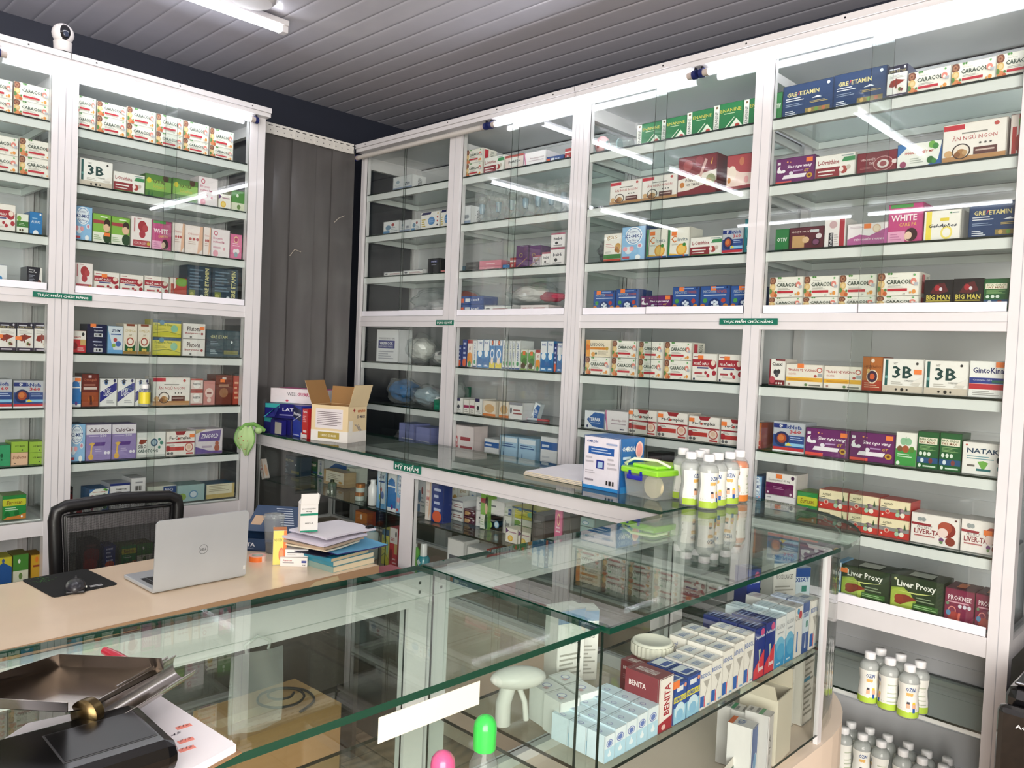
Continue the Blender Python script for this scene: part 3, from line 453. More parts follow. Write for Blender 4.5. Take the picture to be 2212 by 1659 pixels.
K('sw2', .6, 'EDE9E2', 'DAD6CE', 'small white rose-band', 'r,0,.4,1,.6,A0305A;l,.2,.1,.8,.3,2,A8A8A0')
K('sw3', .7, 'E8DCCB', 'D4C8B6', 'small cream', 'c,.5,.5,.28,D0A878;r,0,0,1,.16,D87A3A')
K('neb', .72, 'A9CBE4', '8FB4D0', 'light blue device-picture', 'r,.04,.8,.96,.94,E4EEF6;l,.1,.66,.9,.76,2,3A5A94;p,3A6098,.2,.2,.26,.2,.24,.5,.2,.5;c,.6,.2,.16,2E5A9A;c,.7,.2,.1,D8E6F0;c,.4,.14,.08,6A9AC8')
K('nbx', 1.0, 'E6E8EA', 'D2D6DA', 'white blue-band', 'r,0,.66,1,.86,2F62A8;l,.08,.72,.5,.8,1,DCE6F4;l,.1,.2,.8,.5,3,C8CCD2;r,.62,.06,.78,.2,3A3A3A')
K('gc1', 1.4, '56843C', '466E30', 'green aloe-picture', 'r,0,.3,1,.75,8FBE58;t,NATURE,.3,.62,.44,.14,4A3A1A,b;t,Vitabin,.3,.4,.48,.16,C9B64A,i;c,.14,.72,.12,D8C83A;p,2E6A34,.08,.0,.14,.3,.2,0,.28,.24,.3,0;c,.78,.9,.16,4A2E1A')
K('pl1', .85, 'EEE6E8', 'DDD2D6', 'pale pink lettered', 'c,.24,.84,.09,C8506A;c,.24,.84,.06,EEE6E8;t,Brexvin,.1,.62,.5,.09,C0507A;t,DƯỠNG ẨM,.1,.5,.6,.08,C0507A,b;l,.1,.3,.5,.38,1,D8B0BC;c,.24,.12,.12,E8A8B8;c,.7,.3,.05,E0A0B0')
K('swm', 1.0, 'F0ECE2', 'DED8CA', 'small white and yellow', 'c,.4,.3,.22,E9B83A;c,.4,.3,.14,F2D878;p,5A2A6A,0,.6,0,1,.26,.8;l,.3,.7,.9,.8,1,B08A9A')
K('wom', .85, '86B94E', '70A040', 'lime green portrait', 'r,0,0,1,.36,EDEFE2;r,0,.66,.7,.78,A8434A;c,.78,.56,.17,E2B898;c,.8,.7,.15,3A2A22;c,.82,.2,.2,2E4A2E;c,.76,.54,.13,E6C0A2;l,.06,.1,.5,.26,3,A0B890;l,.4,.88,.8,.93,1,EAF4DC')
K('col', .85, 'EFE8E6', 'DDD4D2', 'white pomegranate', 'c,.56,.7,.18,A8383E;c,.7,.64,.12,B84A4E;c,.56,.44,.13,B0404A;r,.12,.04,.96,.24,B24A54;t,COLLAGEN,.16,.1,.6,.09,EDD8D8;c,.86,.14,.06,C8B04A;r,.14,.5,.2,.94,C07A80;l,.3,.92,.5,.96,1,C09A9A')
K('prg', .62, 'EFE4E0', 'DCCFC9', 'white pregnant-belly picture', 't,Obimin,.16,.66,.62,.08,C87A74;c,.3,.52,.05,B85A5A;c,.5,.52,.05,B85A5A;c,.7,.52,.05,B85A5A;l,.2,.34,.6,.44,2,C8B0A8;Sc,.5,.4,.3,E2B090;p,E4B89C,.7,.0,1,.2,1,1,.86,1,.76,.5')
K('pk2', .62, 'D8739C', 'C06088', 'rose pink flower', 'c,.5,.78,.13,E8C8A0;c,.5,.78,.09,B84A74;l,.2,.52,.8,.64,2,F0D0DC;c,.4,.3,.1,ECE4EA;c,.64,.32,.1,ECE4EA;c,.5,.18,.1,8AA0A8')
K('hur', .62, 'B04A3A', '8A2E26', 'red leaf-corner', 'r,0,0,.36,1,EDE2DA;r,.08,0,.28,.7,B83A34;c,.7,.8,.22,6A9A3A;c,.7,.3,.3,A83A2E')
K('rdw', .8, 'C8303A', 'B02A34', 'white over red', 'r,0,.6,1,1,EDE8E2;r,.6,.34,1,.6,C9A86A;c,.2,.3,.16,8A2028;c,.8,.84,.08,2A2A2E;t,GIARTI,.12,.66,.5,.08,B03A3A,b;l,.4,.1,.9,.24,2,E8B8B8')
K('nvb', 1.4, '161C44', '121838', 'midnight blue barcode', 't,Magnesium,.36,.46,.44,.14,D8DCEC,b;l,.3,.72,.76,.82,1,B8BEDC;r,.36,.08,.8,.34,E6E8EE;r,.4,.12,.44,.3,222;r,.47,.12,.53,.3,222;r,.56,.12,.58,.3,222;r,.62,.12,.7,.3,222;r,.73,.12,.75,.3,222')
K('lbw', .55, 'D6E2EC', '7FB2E0', 'pale blue sport', 't,ZUM,.24,.78,.6,.1,2A3A6A,bi;p,7FB2E0,0,0,0,.9,.3,.3,.5,0;r,.2,.68,.9,.72,3A5A9A;c,.5,.5,.07,B84A4A;c,.7,.36,.1,4A6AB0;c,.4,.3,.07,8AB04A;r,0,0,1,.14,6FA8D8')
K('omg', .5, 'EAE4D6', 'D2C6B2', 'green jar-picture gold-letter', 't,OMEGA,.1,.72,.8,.09,C0A85A;r,.1,.1,.9,.44,1E5A30;c,.5,.42,.19,EBE0CC;c,.5,.42,.13,A8483A;c,.5,.42,.09,F0E8DC;r,0,.0,1,.1,9A7A3A;c,.4,.15,.05,D8C060;c,.58,.15,.05,D8C060;r,.2,.92,.8,1,8A4A34;t,369,.4,.6,.2,.06,8A7A3A')
K('ylw', 1.75, 'D6CE5A', 'B8B04A', 'yellow blue-rim', 'r,0,.82,1,1,3A5A7A;c,.32,.84,.15,5A8AA8;t,Prebioti Plus,.08,.64,.6,.14,7A8A3A,b;c,.76,.5,.22,8AC0A0;l,.08,.4,.5,.52,2,A8A848;p,C6C23A,0,0,0,.2,.5,.32,1,.16,1,0;p,6A7A3A,0,.2,.5,.32,1,.16,1,.18,.5,.35,0,.23')
K('plu', 1.45, 'E4E2DE', 'CDCAC4', 'white grey-letter', 't,Plutons,.2,.5,.6,.3,4A3A3C,b;t,Borysanc,.1,.28,.66,.14,9A3A3A,b;c,.86,.34,.08,9A3A3A;c,.36,.12,.07,6A6A6A')
K('siv', .65, 'E8ECEF', 'CFD6DC', 'white blue-lower', 'r,0,.1,1,.56,2E78BE;p,E8ECEF,0,.5,.5,.6,1,.5,1,.66,0,.66;t,sivi,.1,.68,.76,.14,26468E,b;c,.6,.12,.07,6A3A8A;c,.5,.6,.26,2E78BE;r,0,.62,1,.66,E8ECEF')
K('om3', .58, '6A241E', '4A1814', 'brown capsule', 'r,0,0,1,.44,9A4A2A;t,Omega3,.1,.76,.76,.1,C87A5A;r,.1,.52,.9,.6,D8C8C0;c,.55,.24,.1,B8602A;p,5A2418,.5,.06,.46,.34,.6,.34,.64,.06;r,.38,.88,.56,.96,E4C8CC;l,.1,.64,.8,.7,1,A86A5A')
K('eye', .8, 'ECEDEC', 'D8DAD8', 'white eye-picture', 'p,2C2F86,0,.14,0,.5,.9,.84,1,.84,1,.6;p,ECEDEC,0,0,0,.12,.98,.56,1,.4,1,0;t,EYES,.2,.52,.44,.13,F2F2F8,bi;t,LIGHT,.22,.38,.5,.13,F2F2F8,bi;c,.36,.86,.09,5A7AA8;c,.36,.86,.05,16161E;p,2E2A2A,.1,.88,.36,.97,.62,.9,.36,.93;c,.86,.92,.06,2A2A5A;l,.4,.12,.86,.22,2,B0B4B8')
K('sm1', 1.1, 'E2D2CC', 'CFC0BA', 'small pink-rimmed', 'r,0,.85,1,1,B8564E;c,.5,.5,.32,F2EEEA;t,PHARTON,.18,.44,.64,.18,3A3A40,b;r,0,0,1,.12,A8564E')
K('pk3', .55, 'C88A84', 'B47A74', 'dusty pink', 'c,.5,.5,.2,E4CAC2;l,.3,.46,.7,.54,1,8A4A44;c,.5,.2,.1,E8D0C8')
K('brn', .6, '6E3226', '5A281E', 'dark brown', 'r,.4,.84,.64,.92,D8C8C0;c,.5,.4,.16,9A6A4A;l,.2,.6,.8,.7,1,A8806A')
K('org', .3, 'A83A26', '8E3020', 'narrow rust red', 'l,.2,.2,.8,.8,4,D8A080')
K('cal', .78, '9585BA', '8474AA', 'lavender bone-picture', 'r,0,.72,1,1,E6E2EA;t,CalciCao,.12,.78,.78,.11,4A2A3A,b;t,500,.56,.64,.26,.08,D8D4E4,b;p,5E3E8A,.3,.4,.34,.5,.78,.5,.74,.4;p,E2B85A,.16,.1,.2,.42,.12,.46,.24,.5,.36,.48,.26,.38,.24,.12;c,.2,.1,.08,E0B050;c,.78,.2,.045,E8E4F0;c,.9,.2,.045,E8E4F0;l,.36,.24,.62,.32,2,C0B4D8;l,.1,.66,.5,.69,1,C0B4D8')
K('sro', 1.25, 'ECEDEA', 'D8D9D6', 'white liver-and-badge', 't,SIRO,.05,.36,.28,.14,1E2428,b;t,KABOTONG,.04,.18,.7,.14,1E4A44,b;p,8A3A2A,.06,.56,.12,.72,.36,.7,.28,.56,.16,.52;c,.6,.58,.16,4A6A8A;c,.6,.58,.1,A8C0D0;c,.78,.7,.06,4A8A7A;c,.86,.56,.08,4A8A7A;c,.78,.38,.06,4A8A7A;r,0,0,1,.1,C8CCC8;r,0,.8,.5,1,E0E4E2')
K('zin', 1.4, 'DAD2D8', 'C8BCC8', 'white and purple bear-badge', 'p,6A5494,.1,.5,.18,.86,.96,.96,.9,.5;t,ZINGOLD,.2,.62,.64,.18,F0EEF4,bi;c,.8,.4,.1,A8604A;c,.8,.22,.14,A8604A;p,B8A87A,0,1,0,.8,.4,1;p,6A5494,0,0,0,.3,.5,.12,1,.1,1,0;l,.24,.24,.6,.34,1,B0A0B4', )
K('drk', .4, '1C1418', '16100F', 'black and dark red', 'c,.5,.5,.25,6A1A1E;c,.4,.2,.2,8A2A24;l,.2,.8,.8,.9,1,5A3A3A')
K('rwv', 1.8, 'E9E7E8', 'CFCED4', 'white red-swoosh', 'c,.35,.05,.35,A01E2A;r,0,.82,1,1,2A3A78;l,.6,.3,.95,.4,1,8A8A8A')
K('amb', 1.5, 'EAEAEC', 'B8BAC4', 'white navy-corner', 'r,0,.78,1,1,26347A;r,.6,0,1,.2,1E2A66;t,THIMOTOR,.3,.38,.54,.14,3A3A44,b;l,.3,.26,.6,.3,1,8A8A90')
K('brc', 1.1, 'E6E6E8', 'CFCFD3', 'white barcode-end', 'l,.3,.66,.8,.78,1,9A9AA0;r,.3,.2,.34,.5,222;r,.38,.2,.46,.5,222;r,.5,.2,.52,.5,222;r,.56,.2,.62,.5,222;r,.66,.2,.7,.5,222')
K('boc', 2.8, 'D8DED0', 'C4CABC', 'pale green blue-half', 'r,.55,.1,1,.9,2A4A82;t,BOCi,.6,.35,.28,.34,E4E8F0,b;t,Cimine,.12,.3,.36,.3,8AA07A,i')
K('bet', 3.2, 'E2E4DC', 'CDCFC8', 'flat white lettered', 't,Betasun,.2,.25,.55,.5,3A3A3A,b')
K('pkp', .9, 'A85A80', '8A4A54', 'magenta paper-labelled', 'r,.18,.05,.96,.86,D08AB0;l,.3,.2,.8,.6,3,A0508A', )
K('tnp', .9, 'C0A070', 'A8906A', 'tan paper-labelled', 'r,.1,.2,.96,.96,E2DCC8;l,.2,.4,.8,.8,4,A8A08A;c,.8,.3,.08,C89A3A')
K('gst', 1.5, 'A8C8C8', '8AA8A8', 'pale green and blue oval', 'c,.6,.4,.24,6A9AC0;c,.6,.4,.18,D8E8F0;c,.2,.3,.2,9AB85A')
K('spr', 1.1, 'C8B478', '3E6A8A', 'pale yellow', 'r,0,.3,.9,1,E2DEC4;l,.1,.5,.8,.9,4,A8A48A')
K('gr2', 1.15, '3EA06E', '2E8A5A', 'plain sea-green', 'c,.5,.5,.1,1E5A3A;c,.5,.3,.05,1E5A3A')
K('ice', 1.2, '9CC04A', '8AAE3E', 'lime green lettered', 't,ICE MAN,.24,.5,.56,.14,4A5A1E,b;c,.66,.2,.05,3A3A3A')
K('dia', 1.3, 'E8BFA0', 'D4AC8E', 'peach script', 't,Diabetna,.1,.5,.8,.26,7A3A24,i;c,.24,.14,.05,3A3A3A')
K('ali', .72, '2A7ABA', '2268A4', 'bright blue', 't,ALIPAS,.14,.5,.72,.12,E6EEF4;c,.5,.04,.16,F0F4F8;r,.78,.86,.92,.96,F0F0F0;l,.2,.7,.6,.75,1,9AC4E4')
K('sgr', .75, 'E8ECE0', 'CED2C6', 'white and green fruit', 'r,0,.3,1,.62,3E7A3A;c,.2,.75,.14,7AA84A;l,.2,.4,.7,.52,2,CDE0C4;c,.3,.14,.06,5A4A3A;c,.5,.14,.06,5A4A3A')
K('vhd', .85, '1A1E2E', '2A3040', 'black curved-white', 'p,E4E2DE,.66,0,.8,.4,.86,1,1,1,1,0;t,Vương,.12,.8,.4,.09,F0F0F4,b;t,Niệu Đan,.12,.69,.5,.09,F0F0F4,b;l,.12,.14,.52,.6,7,8A8E9C;c,.82,.26,.1,6A3A34')
K('bwc', .9, '2A62B0', '2352A0', 'white blue-curve', 'p,E8EAEC,.3,0,.6,.4,.5,1,1,1,1,0;c,.6,.3,.13,3A90D0;r,0,.86,.6,.96,C84A54')
K('ygb', 1.0, '2A5A9A', 'A8A83A', 'blue mountain-picture', 'p,C6C23A,0,1,0,.6,.5,.8,1,.6,1,1;c,.5,.86,.08,3A5A9A')
K('ggn', 1.0, '4A8A3A', '6A6A2A', 'green tea', 'r,0,0,1,.4,D8DCC4;c,.4,.75,.08,E8F0E0;c,.5,.2,.12,6A8A4A')
K('oyl', .9, 'C8A02E', '8A6A1E', 'mustard yellow', 'l,.2,.5,.8,.6,1,8A3A1A;c,.5,.8,.12,D87A2A')
K('wtd', 1.5, 'ECE9E9', 'DCD9D9', 'plain white lettered', 'l,.1,.5,.7,.66,1,6A6A70;l,.1,.24,.5,.36,2,A8A8A8')
def unitmesh(kind, _c={}):
    if kind in _c: return _c[kind]
    asp, col, side, look, art, noun = KINDS[kind]
    mb = MB(); mf = mat(col, .35, 0, .25); ms = mat(side, .4, 0, .15)
    mb.box(-.5, .5, 0, 1, 0, 1, ms); mb.fix = None
    # flap seams on sides and top
    sm = mat('8C8880', .6)
    ep = .0025
    def face(fc):
        if fc == 'S': return [lambda u, v, e: (.5+e*.6, u, v), lambda u, v, e: (-.5-e*.6, 1-u, v)]
        if fc == 'U': return [lambda u, v, e: (u-.5, v, 1+e*.5)]
        return [lambda u, v, e: (u-.5, -e, v)]
    T = lambda e: (lambda u, v: (u-.5, -e, v))
    quad = lambda Tf, x0, y0, x1, y1, m: mb.add([Tf(x0, y0), Tf(x1, y0), Tf(x1, y1), Tf(x0, y1)], [(0, 1, 2, 3)], m)
    quad(T(ep), 0, 0, 1, 1, mf)
    for s in (1, -1):
        mb.add([(s*.5025, .03, .02), (s*.5025, .04, .02), (s*.5025, .04, .98), (s*.5025, .03, .98)], [(0, 1, 2, 3)], sm)
    mb.add([(-.48, .9, 1.001), (.48, .9, 1.001), (.48, .915, 1.001), (-.48, .915, 1.001)], [(0, 1, 2, 3)], sm)
    edc = mat('%02X%02X%02X' % tuple(int(int(side[i:i+2], 16)*.72) for i in (0, 2, 4)), .5)
    wx = .0022/(.1*asp)*1.0
    for (x0, y0, x1, y1) in ((0, 0, 1, .012), (0, .988, 1, 1), (0, 0, .008, 1), (.992, 0, 1, 1)): quad(T(ep*12), x0, y0, x1, y1, edc)
    lay = 2
    for el in art.split(';'):
        if not el: continue
        fc = ''
        if el[0] in 'SU' and el[1] in 'rtlcp': fc = el[0]; el = el[1:]
        a = el.split(',')
        for Fn in face(fc):
            Tf = (lambda F, e: (lambda u, v: F(u, v, e)))(Fn, ep*lay)
            if a[0] == 'r': x0, y0, x1, y1 = map(float, a[1:5]); quad(Tf, x0, y0, x1, y1, mat(a[5], .35, 0, .25))
            elif a[0] == 'c':
                x, y, r = map(float, a[1:4]); n = 18; pts = [Tf(min(1, max(0, x+r*cos(2*pi*i/n)/(asp if not fc else 1))), min(1, max(0, y+r*sin(2*pi*i/n)))) for i in range(n)]
                mb.add(pts, [tuple(range(n))], mat(a[4], .35, 0, .25))
            elif a[0] == 'p':
                q = list(map(float, a[2:])); pts = [Tf(q[i], q[i+1]) for i in range(0, len(q), 2)]; mb.add(pts, [tuple(range(len(pts)))], mat(a[1], .35, 0, .25))
            elif a[0] == 'l':
                x0, y0, x1, y1 = map(float, a[1:5]); n = int(a[5]); h = (y1-y0)/(n if n == 1 else 2*n-1)
                for k in range(n): quad(Tf, x0, y0+2*k*h, x1-(x1-x0)*(.18*((k*7) % 3)), y0+2*k*h+h*.8, mat(a[6], .5))
            elif a[0] == 't':
                x, y, wd, h = map(float, a[2:6]); lettering(mb, a[1], x, y, wd, h, mat(a[6], .4), Tf, a[7] if len(a) > 7 else '')
        lay += 1
    me = bpy.data.meshes.new('carton'); me.from_pydata(mb.v, [], mb.f)
    for m in mb.ms: me.materials.append(m)
    me.polygons.foreach_set('material_index', mb.mi); me.update(); _c[kind] = me; return me
_stk = bpy.data.meshes.new('price_sticker'); _stk.from_pydata([(x, y, z) for z in (-.5, .5) for x in (-.5, .5) for y in (-.5, 0)], [], [(0, 2, 6, 4), (1, 5, 7, 3), (0, 4, 5, 1), (2, 3, 7, 6), (4, 6, 7, 5), (0, 1, 3, 2)])
STK = [mat('F2813F', .5, name='orange_price_paper'), mat('7FD8B0', .5)]; _stk.materials.append(STK[0])
BOXES = []; ZONE = ['medicine_carton']
ORD = ['first', 'second', 'third', 'fourth', 'fifth', 'sixth', 'seventh', 'eighth', 'ninth', 'tenth']
def carton(kind, M, a, b, z0, z1, depth, back=0, place=None, sticker=None, tilt=0, yaw=0, name=None):
    """a..b along the shelf front, z0..z1 height, in the frame M whose x runs along the shelf and y goes away from the aisle"""
    o = bpy.data.objects.new(name or ZONE[0], unitmesh(kind)); COL.objects.link(o)
    w = max(.012, abs(b-a)-.0015); h = max(.008, z1-z0-.0008)
    o.location = M @ Vector(((a+b)/2, back, z0)); o.rotation_euler = (0, rad(tilt), M.to_euler().z+rad(yaw)); o.scale = (w, depth, h)
    if sticker:
        u, v = sticker; c = bpy.data.objects.new('price_sticker', _stk); COL.objects.link(c); c.parent = o
        c.location = (u-.5, -.03, v); c.scale = (.024/w, .0012/depth, min(.016, h*.5)/h)
    BOXES.append([o, kind, place, (a+b)/2, z0]); return o
def row(M, back, place, spec, z, fn, depth=.09, lift=None):
    """spec items: kind px0 px1 ytop [ylower] [@u,v]; a slash joins the kinds of a two-high pile, top first"""
    inv = M.inverted()
    for it in spec.split('|'):
        f = it.split(); st = None
        if f[-1][0] == '@': st = tuple(map(float, f.pop()[1:].split(',')))
        p0, p1, yt = float(f[1]), float(f[2]), float(f[3])
        A = inv @ fn(p0, yt); B = inv @ fn(p1, yt); ks = f[0].split('/')
        mid = (inv @ fn(p0, float(f[4]))).z if len(f) > 4 else None
        if mid is None: carton(ks[0], M, A.x, B.x, z, A.z, depth, back, place, st)
        elif len(ks) == 1 and f[0][0] == '^': pass
        else:
            carton(ks[-1], M, A.x, B.x, z, mid, depth, back, place+('lower row',))
            carton(ks[0], M, A.x, B.x, mid, A.z, depth, back, place+('upper row',), st)
def label_cartons():
    from collections import defaultdict
    g = defaultdict(list)
    for b in BOXES: g[(b[1], b[2])].append(b)
    for (kind, place), bs in g.items():
        look, noun = KINDS[kind][3], KINDS[kind][5]
        bs.sort(key=lambda b: b[3]); n = len(bs); where = ', '.join(reversed(place)) if place else ''
        for i, b in enumerate(bs):
            pos = '' if n == 1 else ((', leftmost' if i == 0 else ', rightmost') if i in (0, n-1) else ', %s from left' % ORD[i])
            b[0]['label'] = '%s %s%s, %s' % (look, noun, pos, where); b[0]['category'] = 'medicine box'
            b[0]['group'] = '%s %ss, %s' % (look, noun, place[0] if place else 'shop')
B = {'A': 'leftmost bay', 'B': 'second bay', 'C': 'third bay', 'D': 'fourth bay', 'E': 'fifth bay', 'F': 'sixth bay'}
def shelf(bay, n, spec, z, depth=.1, inset=.05):
    ZONE[0] = {'A': 'supplement_carton', 'B': 'supplement_carton', 'C': 'medical_supply_carton', 'D': 'medical_supply_carton'}.get(bay, 'medicine_carton')
    if bay in 'AB': row(ML, inset, (B[bay], ORD[n-1]+' shelf'), spec, z, lambda x, y: onx(x, y, LX-inset), depth)
    else: row(MR, inset, (B[bay], ORD[n-1]+' shelf'), spec, z, lambda x, y: ony(x, y, RY+inset), depth)
u1, u2, u3 = [z+.004 for z in Z_UP]; um = Z_MID; l1, l2, l3 = [z+.004 for z in Z_LO]; lb = Z_BOT
# fifth bay
shelf('E', 1, 'ena 1377 1430 271|ena 1430 1484 259|ena 1485 1542 244|ena 1543 1607 229|ena 1608 1668 216', u1)
shelf('E', 2, 'anu 1319 1389 395|anu 1388 1465 384|dtq 1467 1550 342|dtp 1572 1630 337', u2)
shelf('E', 3, 'gas 1306 1344 506|k2m 1345 1396 491|cla 1398 1443 496 @.3,.85|cla 1444 1491 493 @.3,.8|lor 1492 1561 514|gkn 1562 1607 494|tea 1610 1632 474', u3)
shelf('E', 4, 'nic 1283 1330 628 @.25,.9|nic 1332 1381 625 @.3,.92|gnv 1385 1452 639 @.88,.86|nic 1454 1512 620 @.35,.9|nic 1514 1578 618 @.45,.9|nic 1580 1640 617 @.4,.9', um)
shelf('E', 5, 'nvb 1254 1265 763|lys/car 1267 1321 733 770|car/car 1324 1380 735 772|car/car 1382 1434 737 775|car/car 1438 1496 738 777|fbm 1497 1551 762 @.34,.85|fbm 1553 1607 764 @.36,.85', l1)
shelf('E', 6, 'ter 1264 1307 885|amx 1308 1359 885|fec 1360 1421 882 @.07,.85|fec 1422 1488 887 @.1,.83|fec 1489 1557 896 @.1,.83|fec 1559 1625 903 @.1,.8', l2)
shelf('E', 7, 'brn 1262 1300 1000|drk 1400 1430 975', l3)
# sixth bay
shelf('F', 1, 'otv 1671 1691 202|gre 1693 1802 189|gre 1803 1917 164|lax 1918 1962 146|car 1963 2055 159|car 2057 2153 140|car 2154 2250 119', u1)
shelf('F', 2, 'gnv 1678 1762 345 @.86,.84|lor 1763 1849 339|vng 1853 1939 333|tnm 1940 2036 314|anu 2039 2178 272|hur 2185 2235 248', u2)
shelf('F', 3, 'otv 1676 1705 496|hoa 1707 1781 493|yor 1783 1829 473|tkt 1832 1920 485 @.5,.86|whi 1921 1997 443|gel 1998 2078 457|gre 2095 2225 440', u3)
shelf('F', 4, 'car/car 1664 1737 599 643|car/car 1738 1814 597 642|car/car 1815 1895 594 641|car/car 1897 1989 590 640|big 1998 2060 605|big 2061 2126 602|fat 2127 2182 602', um)
shelf('F', 5, 'cnx 1663 1698 774|tvv 1699 1780 785 @.4,.93|tvv 1781 1864 789|hpz 1865 1909 769|b3 1909 1998 773 @.87,.62|b3 1999 2095 777|gin 2096 2180 778 @.8,.9', l1)
shelf('F', 6, 'hpz 1632 1646 912|gkn 1672 1741 908|gnv 1742 1837 922 @.88,.82|gnv 1838 1936 930 @.88,.86|lun 1937 1983 931|fat 1984 2031 930|fat 2032 2080 933|nat 2081 2175 952', l2)
shelf('F', 7, 'k2m 1628 1647 1026|eso/amg 1656 1722 1018 1066 @.44,.86|eur 1723 1768 1059|act/act 1770 1834 1055 1096|act/act 1835 1901 1065 1106|act/act 1902 1969 1076 1116|plt 1970 2077 1104|plt 2078 2175 1118 @.62,.66', l3)
shelf('F', 8, 'lbw 1806 1819 1212|lpx 1820 1925 1217 @.05,.82|lpx 1926 2042 1237|prk 2043 2108 1267|prk 2109 2170 1280', lb, .11)
# third + fourth bays
shelf('C', 1, 'umi 850 891 384', u1)
shelf('C', 2, 'sup 829 863 480|umi 864 887 477|sup 889 909 475|msk 910 951 460|msk 953 975 453', u2)
shelf('C', 3, 'wcs 830 871 588|wcs 872 914 584|blk 925 951 559|rdb 952 962 584', u3)
shelf('C', 5, 'syr 815 863 711', l1)
shelf('D', 1, 'car/car 1008 1044 326 355|lor 1046 1090 342|sm1 1092 1132 338|amx 1132 1180 332|bci 1181 1218 340|rdb 1221 1236 322', u1)
shelf('D', 2, 'umi 985 1018 448', u2)
shelf('D', 3, 'grt 983 1005 576|gry/gry 1007 1034 567 580|pnk/pnk 1036 1084 564 576|ali 1086 1101 572|rdb 1102 1115 557|pur 1116 1142 531|pur 1144 1169 531|wpk 1151 1170 552|wpk 1171 1190 545|wpk/wpk 1191 1222 504 535', u3)
shelf('D', 4, 'bci/bci 992 1046 640 658|wcs 1047 1108 659|wri 1125 1186 659|wcs 1188 1218 664', um)
shelf('D', 5, 'tb5 988 998 745|tb5 1000 1010 733|tb6 1011 1022 733|tb3 1023 1031 735|tb1 1032 1045 733|tb1 1046 1058 733|tb2 1059 1071 734|tb2 1072 1086 734|tb3 1087 1093 734|tb3 1094 1100 735|tb3 1101 1107 735|tb3 1108 1114 735|tb3 1115 1125 735|tb4 1126 1140 754|tb4 1142 1156 755|tb6 1158 1168 755|tb1 1169 1183 736|tb1 1184 1197 736|tb5 1198 1204 742|tb1 1205 1216 740', l1)
shelf('D', 6, 'sw1 985 1001 858|sw2 1002 1014 862|sw2 1015 1026 862|sw1 1027 1043 860|sw3 1044 1072 864|sw3 1079 1100 866|wcs 1101 1130 868', l2)
shelf('D', 7, 'wri 973 1025 915|nbx 1047 1079 945|neb 1081 1119 938|neb 1121 1159 943|nbx 1169 1206 941', l3)
# second bay (left wall)
shelf('B', 1, 'car/car 160 208 203 239|car/car 210 274 217 248|car/car 275 337 229 265|car/car 338 396 244 283|car/car 397 452 259 298|car/car 454 505 275 313', u1)
shelf('B', 2, 'b3 172 244 339|lor 245 313 368|gc1 314 371 373|gc1 373 428 383|pl1 429 471 379|swm 472 499 417|ggn 500 533 409', u2)
shelf('B', 3, 'k2m 160 200 442|wom 201 240 459 @.8,.3|wom 241 281 466|col 283 328 465|whi 329 371 474|prg 373 399 479|prg 400 439 484|prg 440 456 489|pl1 457 497 492|pk2 498 523 504', u3)
shelf('B', 4, 'col 160 201 565|fbm 203 258 584 @.4,.8|fbm 259 310 590|fbm 312 365 594|hur 366 404 598|grv 405 457 571|grv 459 515 577', um)
shelf('B', 5, 'rdw 156 186 713|nvb/nvb 188 231 699 729 @.3,.9|lbw 233 266 703|omg 267 297 698|omg 298 327 699|ylw/ylw 330 392 689 727|plu/plu 395 444 697 731 @.85,.7|grf 446 519 711', l1)
shelf('B', 6, 'siv 150 176 813 @.7,.9|om3 177 214 807|eye 216 253 817|eye 254 291 817|eye 293 322 818|anu 330 411 814|sm1/sm1 412 439 817 844|pk3 440 465 822|brn 466 502 809 @.4,.8|org 504 519 811', l2)
shelf('B', 7, 'k2m 148 185 916|cal 186 241 917|cal 242 295 916|sro 296 358 934|fec 359 421 932 @.9,.8|zin 422 481 927', l3)
shelf('B', 8, 'drk 146 158 1052|rwv 160 192 1090|tnm/tnm 193 236 1057 1076|amb/brc 237 281 1045 1070|brc/brc 283 315 1033 1068|boc/bet 318 381 1052 1072|gst 382 442 1049|spr 445 507 1047', lb, .12)
shelf('A', 1, 'car/car -40 28 160 201|car/car 30 107 174 213', u1)
shelf('A', 2, 'car/car -38 40 284 325|car/car 42 118 296 335', u2)
shelf('A', 3, 'fbm -25 34 435|sgr 36 62 460|ali 64 92 456', u3)
shelf('A', 4, 'bwc -25 16 569|vhd 58 92 575', um)
shelf('A', 5, 'lax -3 35 695 @.05,.5|lax 37 73 696 @.08,.45|lax 74 110 696', l1)
shelf('A', 6, 'gkn -44 27 818|gkn 29 96 821', l2)
shelf('A', 7, 'gr2 -15 23 962|ice/dia 24 61 954 978|ice/ice 63 98 954 978', l3)
shelf('A', 8, 'eur 5 57 1071', lb)
shelf('A', 9, 'ygb -12 26 1206|ggn 28 62 1199|oyl 67 92 1199', .504)
shelf('B', 9, 'drk 180 215 1170|tb5 225 250 1180|eur 262 295 1180|ggn 296 330 1175', .504)
# ================================================================ counters
CT = 1.117
def hz(px, py, p):            # height at which a sighting line passes over the point p
    d = ray(px, py); t = ((p.x-EYE.x)*d.x+(p.y-EYE.y)*d.y)/(d.x*d.x+d.y*d.y); return EYE.z+d.z*t
CREAM = mat('EBD9C6', .45, name='cream_laminate')
FRAMEC = WHITE
